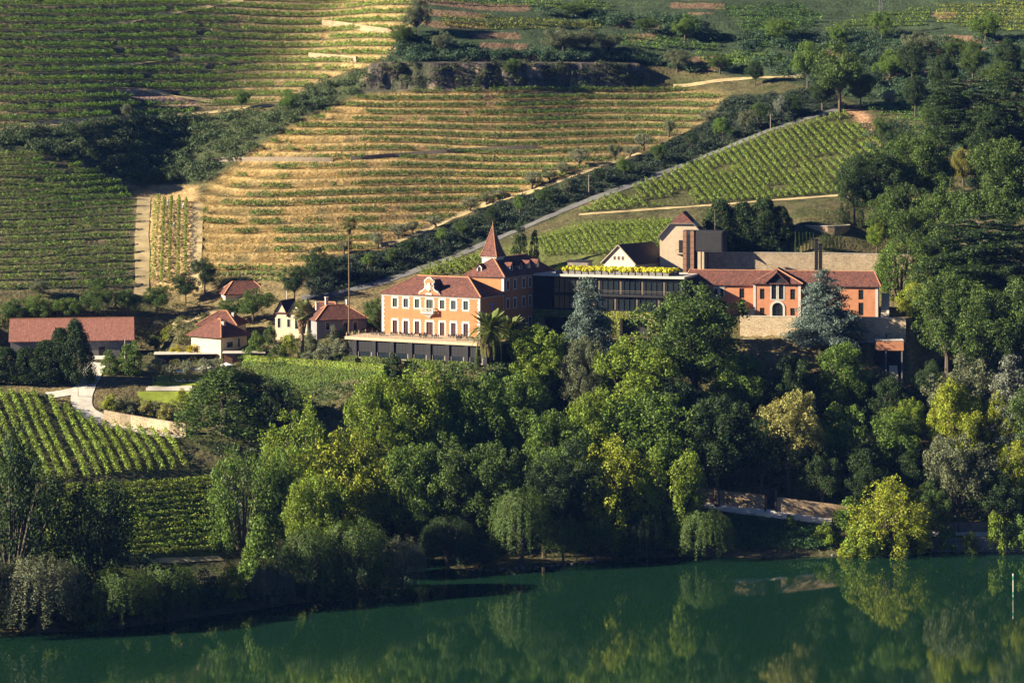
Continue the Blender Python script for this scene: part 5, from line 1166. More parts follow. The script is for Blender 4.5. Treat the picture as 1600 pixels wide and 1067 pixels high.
for px, tp, bs, w, c, l in [(815, 752, 884, 92, DG, 'rounded willow on the centre shore'), (880, 800, 884, 62, DG, 'small willow right of the rounded willow'), (930, 800, 876, 66, DG, 'low willow under the bright spreading tree'), (1100, 788, 874, 88, DG, 'willow drooping over the water left of the grass bank'),
        (555, 800, 928, 105, DG, 'broad willow on the left shore bend'), (628, 830, 926, 72, GR, 'grey willow at the tip of the left shore bend'), (480, 815, 938, 92, DG, 'dark willow beside the sunny shore bush'), (425, 878, 948, 66, GR, 'low willow trailing in the water at left'),
        (60, 858, 984, 140, GR, 'broad grey willow at the left water edge'), (190, 880, 982, 110, DG, 'dark willow left of the bank path'), (262, 872, 972, 92, DG, 'dark willow under the bank path'), (-40, 850, 986, 110, GR, 'grey willow cut by the left picture edge'), (700, 800, 892, 84, DK, 'dark willow behind the shore bend'),
        (1010, 790, 870, 70, DK, 'dark willow between the bright tree and the shore')]:
    T('willow', px, tp, bs, w, c, l, 'willow')
T('airy', 165, 748, 978, 150, DK, 'tall dark poplar in front of the level vine block', Y=522)
T('airy', 18, 686, 980, 160, DK, 'tall dark poplar at the left picture edge', Y=516)
for px, tp, bs, w, c, l in [(362, 868, 940, 56, YG, 'sunny grey bush at the left shore'), (425, 872, 928, 46, YG, 'small sunny bush beside the left shore willow'), (465, 790, 880, 56, YG, 'sunlit drooping bush in the wood by the river steps'), (320, 885, 950, 60, DG, 'dark bush under the bank path end'),
        (290, 882, 930, 40, YG, 'yellowish bush on the slope under the bank path'), (1345, 808, 876, 66, BR, 'round green bush hanging over the water'), (1555, 790, 866, 42, BR, 'small bright shrub on the quay'), (1290, 812, 850, 40, BR, 'low bright bush at the end of the sunlit river wall'), (1400, 820, 872, 80, DG, 'dark bush at the waterline under the bright riverside tree'), (1435, 800, 866, 56, YG, 'sunny shrub at the water right of the bright riverside tree'), (1325, 842, 872, 40, YG, 'little yellow green shrub dipping into the water'), (1475, 815, 862, 50, MD, 'green shrub on the bank below the rounded grey tree'), (1515, 826, 864, 40, BR, 'low bright shrub along the grey quay'), (1590, 800, 864, 50, MD, 'green shrub at the right end of the grey quay'), (1235, 800, 826, 22, BR, 'small shrub beside the riverside path')]:
    T('bush', px, tp, bs, w, c, l, 'bush')
for px, tp, bs, w, c, l in [(120, 862, 978, 80, DK, 'dark bush under the tall poplar beside the level vines'), (235, 850, 965, 90, DK, 'dark leafy mound right of the tall dark poplar'), (5, 880, 985, 90, DG, 'greyish bush at the lower left picture corner'), (150, 905, 985, 80, DG, 'low bush at the waterline under the tall dark poplar'),
        (400, 800, 915, 70, MD, 'leafy bush at the foot of the river steps'), (600, 860, 928, 80, DG, 'dark bush beside the grey willow on the shore bend'), (520, 860, 938, 80, DG, 'dark bush beneath the broad willow on the left bend'), (740, 830, 890, 80, DK, 'dark bush at the inner shore bend'), (980, 820, 872, 70, DG, 'dark bush under the bright spreading tree'), (1050, 815, 870, 70, DG, 'dark bush left of the drooping willow'), (1330, 770, 830, 70, MD, 'green bush behind the sunlit river wall end')]:
    T('bush', px, tp, bs, w, c, l, 'bush')
# right-hand wood
W2 = [('dense', 1405, 205, 285, 70, DK, 'dark tree where the bright level vines end'), ('dense', 1460, 235, 330, 70, DG, 'dark tree just left of the spreading cedar trunk'), ('dense', 1545, 170, 280, 80, DK, 'dark tree between the two upper cedars'), ('dense', 1600, 230, 340, 80, DK, 'dark tree at the right edge above the yellow one'), ('dense', 1510, 400, 520, 90, MD, 'green tree under the broad tiered cedar'), ('dense', 1450, 345, 440, 70, DG, 'dark tree left of the broad tiered cedar'), ('lebanon', 1510, 128, 262, 118, DK, 'tall spreading dark cedar with a bare pale trunk at upper right'), ('lebanon', 1590, 118, 262, 100, DK, 'dark spreading cedar at the upper right edge'), ('dense', 1365, 240, 345, 115, DK, 'dark rounded tree at the right end of the diagonal vines'),
      ('round', 1335, 262, 350, 60, DK, 'smaller dark tree in front of the diagonal vines'), ('dense', 1440, 205, 335, 115, DG, 'big dark tree left of the spreading cedar'), ('dense', 1570, 215, 360, 125, DG, 'big rounded tree under the right edge cedar'), ('dense', 1505, 234, 292, 44, (.20, .19, .035), 'small yellow tree under the spreading cedar'),
      ('dense', 1420, 285, 420, 105, DG, 'dark tree above the end of the rubble wall'), ('dense', 1480, 290, 440, 95, DG, 'dark tree right of the rubble wall end'), ('dense', 1555, 290, 450, 110, DG, 'dark tree filling the right edge below the cedars'), ('lebanon', 1530, 340, 520, 165, DK, 'broad tiered cedar with spreading green shelves'),
      ('lebanon', 1600, 380, 560, 110, DK, 'tiered cedar at the right picture edge'), ('airy', 1408, 378, 480, 84, MD, 'bright locust tree at the right end of the lodge'), ('dense', 1480, 428, 600, 118, DG, 'large dark tree right of the yellow green one'),
      ('dense', 1540, 455, 640, 125, DG, 'large dark green tree at the middle right'), ('round', 1590, 450, 640, 90, DG, 'dark tree at the middle right edge'), ('cedar', 1582, 560, 735, 110, SV, 'silvery conifer at the right edge'), ('round', 1500, 560, 700, 95, GR, 'grey green tree beside the terracotta canopy'),
      ('dense', 1316, 540, 668, 96, MD, 'leafy tree in front of the lodge cedar'), ('dense', 1232, 606, 795, 122, EU, 'golden hanging tree above the dark river doorway'), ('round', 1305, 640, 770, 85, MD, 'green tree right of the golden hanging tree'), ('dense', 1420, 622, 720, 62, BR, 'bright little crown below the terracotta canopy'),
      ('dense', 1390, 645, 770, 110, MD, 'green tree below the bright little crown'), ('dense', 1495, 590, 760, 95, YG, 'yellow green tree in the right wood'), ('dense', 1558, 622, 750, 66, YG, 'yellow green tree before the silvery conifer'), ('airy', 1592, 690, 820, 70, YG, 'bright yellow green tree at the lower right edge'),
      ('round', 1497, 684, 830, 96, GR, 'rounded grey tree above the towpath'), ('airy', 1385, 752, 866, 112, YG, 'bright spiky tree at the river edge'), ('dense', 1450, 760, 850, 80, DG, 'dark green tree right of the bright spiky river tree'), ('dense', 1285, 700, 800, 80, DK, 'shadowed tree above the sunlit river wall'),
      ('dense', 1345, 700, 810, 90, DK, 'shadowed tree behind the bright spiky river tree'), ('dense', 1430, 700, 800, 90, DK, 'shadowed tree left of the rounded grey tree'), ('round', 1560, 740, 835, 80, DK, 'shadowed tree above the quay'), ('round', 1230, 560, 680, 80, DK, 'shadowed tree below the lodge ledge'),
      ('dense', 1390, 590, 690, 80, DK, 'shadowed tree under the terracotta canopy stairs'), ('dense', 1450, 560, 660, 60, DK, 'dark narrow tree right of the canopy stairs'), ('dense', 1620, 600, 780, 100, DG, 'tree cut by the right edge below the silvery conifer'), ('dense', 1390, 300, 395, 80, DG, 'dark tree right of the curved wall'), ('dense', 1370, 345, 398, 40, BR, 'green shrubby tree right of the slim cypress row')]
for k_, px, tp, bs, w, c, l in W2: T(k_, px, tp, min(bs, tp + 170), w * 1.08, c, l)
T('dense', 1436, 440, 545, 84, YG, 'yellow green tree right of the lodge', Y=650)
# olives along the ridge path and trees on the far hill
for i, (px, tp, bs) in enumerate(((538, 374, 398), (590, 362, 388), (622, 350, 374), (645, 345, 366), (680, 336, 356), (735, 308, 330), (760, 300, 320), (778, 296, 312), (832, 268, 296), (858, 262, 286), (878, 252, 276), (905, 232, 262), (960, 224, 252), (985, 228, 246), (1005, 208, 236), (1045, 186, 214), (1108, 172, 192))):
    T('olive', px, tp, bs, 30 + (i % 3) * 5, OL if i % 3 else GR, f'{nth(i)} grey olive from the left along the ridge path', 'olive tree', 'olives along the ridge path')
for px, tp, bs, w, c, l in [(450, 141, 178, 30, MD, 'lone round tree at the end of the upper track'), (200, 163, 190, 22, GR, 'grey bush on the upper track'), (378, 140, 172, 24, MD, 'tree where the upper track meets the gully'), (1312, 70, 175, 88, DG, 'biggest dark tree on the far hill right of the pale track'), (1262, 66, 138, 46, MD, 'upright tree left of the biggest far dark tree'),
        (1390, 80, 128, 52, MD, 'round far tree below the pylon'), (1378, 18, 66, 40, MD, 'tree around the pylon legs'), (880, 44, 84, 60, GR, 'left greyish tree above the cliff'), (918, 46, 84, 42, GR, 'middle greyish tree above the cliff'), (955, 54, 84, 34, GR, 'right greyish tree above the cliff'), (1070, 24, 66, 44, MD, 'tree on the reddish bank'), (1058, 78, 112, 44, GR, 'grey tree left of the pale track'), (1125, 84, 116, 40, DG, 'small tree above the pale track'),
        (650, 2, 60, 44, GR, 'grey tree at the top of the dividing hedge'), (632, 40, 78, 46, DG, 'dark tree at the foot of the dividing hedge'), (690, 50, 86, 30, GR, 'grey bush right of the dividing hedge'), (1215, 30, 66, 50, MD, 'tree below the hilltop lane'), (1440, 50, 98, 56, GR, 'grey tree right of the pylon'), (1490, 62, 100, 40, DG, 'dark tree beside the top right vines'), (1310, 42, 74, 34, MD, 'tree left of the pylon vines'), (1540, 20, 70, 50, MD, 'tree among the top right vines'),
        (800, 92, 120, 30, DG, 'bush on the cliff edge'), (620, 96, 120, 24, GR, 'bush at the cliff left end'), (1388, 142, 168, 24, SV, 'pale round tree above the bright level vines'), (1380, 184, 232, 34, DG, 'dark tree at the end of the bright level vines'), (1220, 150, 188, 22, SV, 'pale tree hanging over the hill road'), (1460, 150, 210, 44, DG, 'dark tree left of the spreading cedar top'), (900, 4, 28, 50, DG, 'dark tree at the top edge centre'), (1560, 100, 150, 60, DG, 'dark tree above the right edge cedar'), (1010, 30, 52, 34, DG, 'bush left of the reddish bank tree')]:
    T('round', px, tp, bs, w, c, l)

for i, (px, tp, bs, w, c) in enumerate(((575, 396, 424, 26, MD), (612, 388, 416, 22, DG), (640, 372, 402, 28, DK), (690, 356, 384, 24, MD), (722, 345, 374, 26, DG), (770, 322, 352, 26, DK), (812, 306, 338, 24, MD), (850, 292, 322, 28, DG), (888, 280, 308, 24, GR), (935, 262, 292, 28, DK), (975, 246, 276, 26, MD), (1030, 226, 258, 28, DG), (1080, 205, 240, 30, DK), (1130, 186, 222, 30, MD), (1165, 172, 208, 28, GR), (1185, 160, 196, 34, DG), (1240, 150, 186, 34, DK))):
    T('round' if i % 3 else 'olive', px, tp, bs, w, c, f'{nth(i)} taller shrub tree from the left within the dark thicket above the hill road', group='shrub trees in the thicket above the hill road')
for px, tp, bs, w, c, l in [(1425, 70, 132, 50, DK, 'dark far tree right of the round far tree below the pylon'), (1475, 84, 150, 56, DK, 'dark far tree above the spreading cedar top'), (1520, 66, 130, 52, DG, 'dark far tree below the top right vines'), (1578, 58, 128, 56, DK, 'dark far tree in the corner below the top right vines'), (1345, 112, 168, 46, DG, 'dark far tree right of the biggest far dark one'), (1430, 118, 182, 48, DK, 'dark far tree above the bright level vines right end'), (1180, 96, 134, 36, DK, 'small dark tree above the pale track end'), (1285, 120, 172, 50, DK, 'dark far tree at the end of the pale track')]:
    T('dense', px, tp, bs, w, c, l)
for px, tp, bs, w, c, l in [(422, 500, 540, 26, DG, 'dark shrub at the left corner of the twin gabled villa'), (486, 512, 550, 30, GR, 'shrub between the two villas'), (560, 508, 548, 36, OL, 'pale shrub before the right half of the long villa'), (400, 515, 552, 34, MD, 'round shrub between farmhouse and twin gabled villa'), (535, 505, 545, 30, GR, 'grey shrub by the trunk of the tall thin palm'), (385, 540, 565, 26, MD, 'green shrub right of the rust walled pavilion'), (240, 520, 548, 26, MD, 'green shrub right of the barn'), (262, 508, 530, 24, YG, 'yellow green shrub on the bank right of the barn')]:
    T('bush', px, tp, bs, w, c, l, 'shrub')
# ---- palms
def frond_mesh(L, droop, n=44, wid=.75):
    r = np.random.default_rng(3); m = MB(); pts = []
    for k in range(9):
        t = k / 8; pts.append((L * t * (1 - .12 * t), 0, L * (.55 * t - droop * t * t)))
    m.tube(pts, [.06 * (1 - .8 * k / 8) for k in range(9)], 4)
    for k in range(n):
        t = .15 + .85 * k / (n - 1); p = np.array([np.interp(t * 8, range(9), [q[i] for q in pts]) for i in range(3)]); ln = wid * math.sin(math.pi * (.15 + .8 * t)) + .12
        for s in (-1, 1):
            tip = p + np.array((.35 * ln, s * ln, -.25 * ln)); w = np.array((.13, 0, .0)); m.poly([p - w, p + w, tip])
    return m.mesh('frond')
def date_palm(px, crown_y, base, R_, Y, label):
    p = at(px, base, Y); p.z = TZ(p.x, p.y); cz = CAMZ - (crown_y - YH) / FPX * Y - p.z
    t = thing('date_palm', label, 'palm tree', p); m = MB(); m.tube([(0, 0, -.3), (.05, 0, cz * .5), (0, .05, cz - .4), (0, .05, cz + .2)], [.42, .36, .42, .7], 9); part(m, 'trunk', M['palmbark'], t)
    ms = [frond_mesh(R_ * 1.15, .35), frond_mesh(R_ * 1.2, .75), frond_mesh(R_ * 1.1, 1.25)]; r = random.Random(int(px))
    for k in range(84):
        e = k / 83; a = k * 2.399; mm = ms[0 if e < .35 else 1 if e < .7 else 2]; f = link('frond', mm, t, M['leaf'], (0, .05, cz)); s = r.uniform(.85, 1.1)
        f.rotation_euler = (0, -.85 + e * 1.75, a); f.scale = (s, s, s); f.color = (*((.15, .18, .045) if e < .8 else (.2, .16, .06)), 1)
date_palm(765, 517, 575, 5.5, 622, 'tall front date palm at the right end of the terrace')
date_palm(797, 520, 575, 4.5, 632, 'date palm half hidden behind the front one')
date_palm(1465, 424, 500, 4.0, 655, 'dark date palm in the right wood behind the lodge')
date_palm(1242, 588, 640, 5.5, 628, 'shadowed palm under the lodge wall')
def fan_palm(px, crown_y, base, rad, Y, label, tr, skirt):
    p = at(px, base, Y); p.z = TZ(p.x, p.y); cz = CAMZ - (crown_y - YH) / FPX * Y - p.z
    t = thing('fan_palm', label, 'palm tree', p); m = MB(); m.tube([(0, 0, -.3), (.1, 0, cz * .3), (0, .05, cz * .7), (0, 0, cz)], [tr * 1.25, tr, tr * .85, tr * .8], 8); part(m, 'trunk', M['palmbark'], t)
    fm = MB()
    for k in range(9):
        a0 = math.radians(-64 + k * 16); a1 = a0 + math.radians(10); fm.poly([(rad * .45, 0, 0), (rad * .45 + rad * .6 * math.cos(a0), rad * .6 * math.sin(a0), -.08 * rad), (rad * .45 + rad * .6 * math.cos(a1), rad * .6 * math.sin(a1), -.08 * rad)])
    fm.tube([(0, 0, 0), (rad * .46, 0, 0)], .035, 4); fme = fm.mesh('fan_leaf'); r = random.Random(2)
    for k in range(42):
        e = k / 41; f = link('fan_leaf', fme, t, M['leaf'], (0, 0, cz)); f.rotation_euler = (r.uniform(-.5, .5), -1.3 + e * 2.1, k * 2.399); f.color = (.13, .14, .045, 1)
    if skirt:
        rr = np.random.default_rng(4); k = 900; a = rr.uniform(0, 6.28, k); q = rr.random(k); R0 = tr + .2 + skirt * (1 - q) * rr.uniform(.4, 1, k)
        P = np.stack([np.cos(a) * R0, np.sin(a) * R0, cz - .3 - q * skirt * 4.2], 1); o = link('dead_leaf_skirt', np_mesh('dead_leaf_skirt', leaf_quads(P, np.stack([np.cos(a), np.sin(a), 0 * a], 1) + rr.normal(size=(k, 3)) * .4, .5, rr)), t, M['leaf']); o.color = (.30, .19, .09, 1); o['kind'] = 'stuff'
fan_palm(472, 486, 562, 2.9, 646, 'stout fan palm with a skirt of dead leaves before the villas', .42, 1.25)
fan_palm(545, 350, 530, 2.1, 655, 'very tall thin fan palm left of the manor', .17, .5)
# ------------------------------------------------------------------ hedges, lawns, scrub
def hedge(name, o, a, x0, x1, y0, y1, z0, z1, tint, label, per=14, leaf=.36, cat='hedge', group=None):
    r = np.random.default_rng(int(abs(o[0]) * 10) + int(x1 * 7)); w, d, h = x1 - x0, y1 - y0, z1 - z0; V = []
    for axis_, n_, area in ((0, (0, -1, 0), w * h), (1, (0, 0, 1), w * d), (2, (1, 0, 0), d * h), (3, (-1, 0, 0), d * h)):
        k = max(6, int(area * per)); u, v = r.random(k), r.random(k); jt = r.normal(size=k) * .08
        P = {0: np.stack([x0 + u * w, y0 + jt, z0 + v * h], 1), 1: np.stack([x0 + u * w, y0 + v * d, z1 + jt], 1), 2: np.stack([x1 + jt, y0 + u * d, z0 + v * h], 1), 3: np.stack([x0 + jt, y0 + u * d, z0 + v * h], 1)}[axis_]
        V.append(leaf_quads(P, np.array(n_) + r.normal(size=(k, 3)) * .45, leaf, r))
    t = thing(name, label, cat, (o[0], o[1], o[2]), -a, group); f = link('leaves', np_mesh('leaves', np.concatenate(V)), t, M['leaf']); f.color = (*tint, 1)
    m = MB(); m.box(x0 + .12, x1 - .12, y0 + .12, y1 - .12, z0 - .5, z1 - .12); c = part(m, 'stems', M['leaf'], t); c.color = (.03, .045, .015, 1)
ho = at(408, 612, 634)
hedge('ivy_bank', (-62.5, 642, 30.6), R(33), -6, 38, 0, 3.4, 0, 7.6, (.13, .19, .032), 'tall ivy covered bank with a clipped bright top below the villas', 60, .36, 'ivy bank')
hedge('clipped_hedge', (-62.5, 642, 30.6), R(33), -5.5, 37.5, .1, 2.0, 7.4, 8.9, (.26, .33, .045), 'long clipped hedge strip, sunlit tone painted in, along the top of the ivy covered bank', 45, .32)  # top strip paler, bank face darker: sun and shade put into leaf colours
hz = MANOR_O.z - 5.9
for k, (x0, x1, y0, y1, h) in enumerate([(-9, -3.5, -16.5, -15.0, 1.5), (-15, -10, -18.5, -17, 1.5), (-2.5, 2, -18, -16.6, 1.3), (3, 8.5, -17.6, -16.2, 1.4), (-8, -4, -20.5, -19, 1.2), (9.5, 14.5, -18.6, -17.2, 1.3), (16, 21, -18.0, -16.6, 1.4), (22, 27, -19, -17.6, 1.4), (28, 34, -18.5, -17.0, 1.4), (-1, 3, -21.2, -20, 1.2), (5, 11, -21.4, -20.2, 1.2), (17, 24, -21.6, -20.4, 1.2)]):
    y0, y1 = (-13.2 + (v + 15) * .75 for v in (y0, y1))
    hedge('clipped_hedge', (MANOR_O.x, MANOR_O.y, hz), MANOR_A, x0, x1, y0, y1, 0, h, (.17, .22, .03), f'{nth(k)} clipped hedge block below the dark pavilion, counting from its left corner', 24, .3, 'hedge', 'clipped hedge blocks below the pavilion')
for k, (px, Y) in enumerate(((688, 628), (696, 627.5), (745, 622))):
    p = at(px, 575, Y); tz = TZ(p.x, p.y); plant('cypress', (p.x, p.y, tz), 1.3, 4.6, (.11, .15, .03), ('left of two climbers on the pavilion front', 'right of two climbers on the pavilion front', 'single climber on the pavilion front beside the palm trunk')[k], 'climber', name='climbing_plant')
def drape(name, poly, mat, lift=.1, n=26):
    P = np.array(poly, float); x0, x1, y0, y1 = P[:, 0].min(), P[:, 0].max(), P[:, 1].min(), P[:, 1].max()
    gx, gy = np.meshgrid(np.linspace(x0, x1, n), np.linspace(y0, y1, n)); W = G(gx.ravel(), gy.ravel()).reshape(n, n, 3); m = MB()
    W[..., 2] += lift
    for i in range(n - 1):
        for j in range(n - 1):
            c = (gx[i, j] + gx[i, j + 1]) / 2, (gy[i, j] + gy[i + 1, j]) / 2
            q = [W[i + 1, j], W[i + 1, j + 1], W[i, j + 1], W[i, j]]
            if inpoly(*c, poly) and abs(q[0][1] - q[3][1]) < 8: m.poly(q)
    if m.f: o = m.build(name, mat); o['kind'] = 'structure'
drape('lawn', [(215, 612), (300, 612), (300, 640), (220, 636)], M['lawn'])
drape('upper_lawn', [(238, 588), (345, 584), (345, 602), (238, 604)], M['lawn'])
drape('paved_yard', [(230, 604), (300, 603), (300, 611), (228, 611)], M['concrete'])
drape('river_lawn', [(462, 612), (488, 612), (486, 632), (460, 632)], M['lawn'])
drape('grass_verge', [(108, 640), (128, 628), (150, 668), (122, 655)], M['lawn'])
def scrub(name, polys, n, rr, tint, per=900, leaf=.5, seed=1, flat=.8):
    r = np.random.default_rng(seed); L = []
    for poly, k in zip(polys, n):
        P = np.array(poly, float); c = []
        while len(c) < k:
            q = r.uniform(P.min(0), P.max(0), (k * 3, 2)); c += [tuple(v) for v in q[inpoly(q[:, 0], q[:, 1], poly)]]
        W = G([v[0] for v in c[:k]], [v[1] for v in c[:k]])
        for w_ in W: s = r.uniform(*rr); L.append((w_ + np.array((0, 0, s * .3)), (s, s, s * flat)))
    V = []
    for c, rad in L:
        rad = np.array(rad); k = int(max(40, rad[0] ** 2 * 34)); d = sph(r, k); d[:, 2] = np.abs(d[:, 2]) * 1.0 - .1
        lump = 1 + .25 * np.sin(d[:, :1] * 5 + c[0]) * np.sin(d[:, 1:2] * 6 + c[1]); V.append(leaf_quads(c + d * rad * lump * r.uniform(.75, 1.05, (k, 1)), d + r.normal(size=(k, 3)) * .6, leaf, r))
    V = np.concatenate(V); o0 = V.mean(0); o = link(name, np_mesh(name, V - o0), None, M['leaf'], tuple(o0)); o.color = (*tint, 1); o['kind'] = 'stuff'; return o
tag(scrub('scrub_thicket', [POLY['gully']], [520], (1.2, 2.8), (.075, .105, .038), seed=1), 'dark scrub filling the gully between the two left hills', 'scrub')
tag(scrub('scrub_thicket', [[(x, y + (7 if i >= 1 and i <= 8 else -7 if 11 <= i <= 16 else 0)) for i, (x, y) in enumerate(POLY['band'])]], [900], (.7, 2.0), (.03, .048, .024), seed=2), 'dark thicket on the shaded bank along the hill road', 'scrub')  # leaf tint kept dark so the bank's shade is in the colour
tag(scrub('scrub_thicket', [POLY['cliff']], [110], (1.0, 2.2), (.06, .075, .03), seed=3), 'low scrub clinging to the shaded cliff', 'scrub')
tag(scrub('hillside_bushes', [[(640, 62), (700, 66), (760, 84), (1000, 88), (1100, 108), (1100, 118), (1000, 98), (700, 96), (600, 100)], [(1130, 60), (1290, 52), (1480, 60), (1620, 60), (1620, 150), (1480, 165), (1340, 158), (1290, 136), (1200, 118)], [(800, 14), (960, 24), (1080, 30), (1130, 66), (1030, 56), (940, 40)], [(1340, 200), (1470, 198), (1620, 150), (1620, 300), (1400, 300)]], [200, 380, 90, 240], (1.2, 3.0), (.05, .09, .042), seed=4), 'scattered bushes over the upper right hillside', 'scrub')  # leaf tint darkened as well, carrying the slope's half-shade
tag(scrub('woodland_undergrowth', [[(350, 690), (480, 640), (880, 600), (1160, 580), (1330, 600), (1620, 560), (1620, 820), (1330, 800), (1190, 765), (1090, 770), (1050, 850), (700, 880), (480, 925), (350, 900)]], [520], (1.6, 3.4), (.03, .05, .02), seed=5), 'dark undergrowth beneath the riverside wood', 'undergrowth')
tag(scrub('bank_plants', [[(1140, 806), (1300, 824), (1300, 858), (1140, 858)], [(1300, 840), (1620, 842), (1620, 860), (1300, 866)]], [420, 110], (.6, 1.3), (.06, .125, .04), leaf=.4, seed=6), 'low green plants covering the grass bank by the river', 'bank plants')
tag(scrub('shore_plants', [[(-60, 930), (150, 935), (300, 930), (480, 905), (640, 890), (640, 915), (480, 930), (300, 955), (150, 972), (-60, 975)]], [420], (1.0, 2.4), (.04, .066, .03), leaf=.45, seed=7), 'tangled dark growth along the left waterline', 'shore plants')
tag(scrub('garden_shrubs', [[(150, 640), (200, 625), (285, 632), (285, 652), (160, 655)], [(215, 510), (330, 490), (345, 500), (330, 530), (260, 545), (215, 535)], [(490, 545), (545, 540), (545, 560), (480, 570)], [(345, 575), (420, 568), (420, 590), (350, 600)], [(0, 498), (215, 488), (300, 470), (300, 480), (215, 498), (0, 512)], [(395, 525), (600, 520), (600, 556), (395, 562)], [(212, 545), (345, 545), (345, 578), (212, 590)]], [60, 110, 40, 50, 80, 90, 60], (.6, 1.5), (.12, .125, .04), leaf=.38, seed=8), 'mixed garden shrubs in the beds around the houses', 'garden shrubs')
def tufts(name, poly, n, tint, h, seed, thr):
    r = np.random.default_rng(seed); P = np.array(poly, float); q = r.uniform(P.min(0), P.max(0), (n, 2)); q = q[inpoly(q[:, 0], q[:, 1], poly)]; W = G(q[:, 0], q[:, 1])
    W = W[vnoise(W[:, 0], W[:, 1], 6, seed) > thr]; k = len(W); W = W + np.stack([np.zeros(k), np.zeros(k), r.uniform(.1, .4, k) * h], 1)
    N = r.normal(size=(k, 3)); N[:, 2] *= .4; V = leaf_quads(W, N, h, r, .5); o0 = V.mean(0); o = link(name, np_mesh(name, V - o0), None, M['leaf'], tuple(o0)); o.color = (*tint, 1); o['kind'] = 'stuff'; return o
tag(tufts('dry_grass', POLY['golden'], 16000, (.40, .27, .10), .45, 9, .35), 'dry golden grass over the terraced spur', 'dry grass')
tag(tufts('dry_grass', POLY['upleft'], 10000, (.26, .19, .075), .5, 10, .5), 'dull dry grass on the upper left terraces', 'dry grass')
tag(tufts('green_weeds', POLY['golden'], 7000, (.13, .14, .04), .55, 12, .5), 'green weeds among the dry grass of the spur', 'weeds')

tag(scrub('bank_shrubs', [[(590, 575), (800, 572), (800, 600), (600, 612)], [(410, 606), (600, 606), (600, 640), (400, 640)], [(1090, 772), (1200, 782), (1200, 792), (1090, 782)], [(1215, 786), (1330, 796), (1330, 803), (1215, 793)], [(1440, 815), (1620, 812), (1620, 824), (1440, 826)]], [70, 90, 30, 26, 40], (.9, 2.0), (.075, .11, .03), leaf=.42, seed=15), 'green shrubs on the steep banks below the gardens and over the river walls', 'bank shrubs')
# ------------------------------------------------------------------ small things
def parasols():
    cm = MB(); n = 8
    for k in range(n):
        a, b = 2 * math.pi * k / n, 2 * math.pi * (k + 1) / n; cm.poly([(1.75 * math.cos(a), 1.75 * math.sin(a), 2.3), (1.75 * math.cos(b), 1.75 * math.sin(b), 2.3), (0, 0, 2.85)]); cm.poly([(1.75 * math.cos(a), 1.75 * math.sin(a), 2.3), (1.75 * math.cos(a), 1.75 * math.sin(a), 2.12), (1.75 * math.cos(b), 1.75 * math.sin(b), 2.12), (1.75 * math.cos(b), 1.75 * math.sin(b), 2.3)])
    cme = cm.mesh('canopy'); pm = MB().tube([(0, 0, 0), (0, 0, 2.9)], .04).mesh('pole'); bm = MB().box(-.35, .35, -.35, .35, 0, .08).mesh('base')
    for i, (px, py) in enumerate(((284, 594), (302, 592), (317, 590), (331, 589), (354, 584))):
        p = G(px, py)[0]; t = thing('parasol', f'{nth(i)} white parasol from the left on the olive lawn', 'parasol', p, i, 'white parasols on the olive lawn'); link('canopy', cme, t, M['canvas']); link('pole', pm, t, M['white']); link('base', bm, t, M['grey'])
    st = MB().box(-.33, .33, -.95, .5, .28, .38).mesh('seat'); bk = MB(); bk.poly([(-.33, .5, .3), (.33, .5, .3), (.33, 1.0, .8), (-.33, 1.0, .8)]); bk.poly([(-.33, .5, .38), (-.33, 1.0, .88), (.33, 1.0, .88), (.33, .5, .38)]); bk = bk.mesh('backrest'); lg = MB().box(-.04, .04, -.04, .04, 0, .28).mesh('leg')
    for i, (px, py) in enumerate(((279, 597), (291, 597), (302, 597), (313, 596), (362, 590), (371, 592))):
        p = G(px, py)[0]; t = thing('sun_lounger', f'{nth(i)} white sun lounger from the left under the parasols', 'sun lounger', p, 1.3, 'white sun loungers on the olive lawn'); link('seat', st, t, M['canvas']); link('backrest', bk, t, M['canvas'])
        for sx in (-.28, .28):
            for sy in (-.85, .4): link('leg', lg, t, M['white'], (sx, sy, 0))
parasols()
def pole(px, top, base, r, mat, label, arm=True, Y=None):
    p = G(px, base)[0] if Y is None else at(px, base, Y); h = CAMZ - (top - YH) / FPX * p[1] - p[2]
    t = thing('utility_pole', label, 'pole', p); m = MB(); m.tube([(0, 0, -.5), (0, 0, h)], [r, r * .7], 7); part(m, 'shaft', mat, t)
    if arm: m = MB(); m.bar((-.8, 0, h - .4), (.8, 0, h - .4), .12); part(m, 'crossarm', mat, t)
    return p, h
pole(920, 273, 306, .16, M['wood'], 'thin pole in the dark thicket left of the diagonal vines'); pole(448, 446, 472, .15, M['white'], 'pale pole beside the dark tree at the foot of the spur', False)
pole(1204, 178, 206, .15, M['wood'], 'thin pole beside the hill road at upper right'); pole(376, 425, 446, .14, M['wood'], 'short pole at the foot of the golden spur', False); pole(122, 606, 620, .12, M['wood'], 'short post at the mouth of the pale drive', False); pole(195, 530, 560, .1, M['white'], 'white lamp post at the corner of the barn', False)
for k, (px, l) in enumerate(((1275.5, 'left of two dark steel columns before the rubble wall'), (1282, 'right of two dark steel columns before the rubble wall'))):
    p = at(px, 432, 674); t = thing('steel_column', l, 'column', p); m = MB(); m.box(-.42, .42, -.42, .42, -3, 9.6 - k * 1.2); part(m, 'shaft', M['darkmetal'], t); m = MB(); m.box(-.55, .55, -.55, .55, 9.6 - k * 1.2, 9.8 - k * 1.2); part(m, 'cap', M['darkmetal'], t)
p = G(1376, 56)[0]; t = thing('pylon', 'grey lattice electricity pylon on the far hill', 'pylon', p); m = MB(); hp = CAMZ - (-4 - YH) / FPX * p[1] - p[2]
for sx in (-1, 1):
    for sy in (-1, 1): m.bar((sx * .9, sy * .9, -.5), (sx * .35, sy * .35, hp), .16)
nb = 9
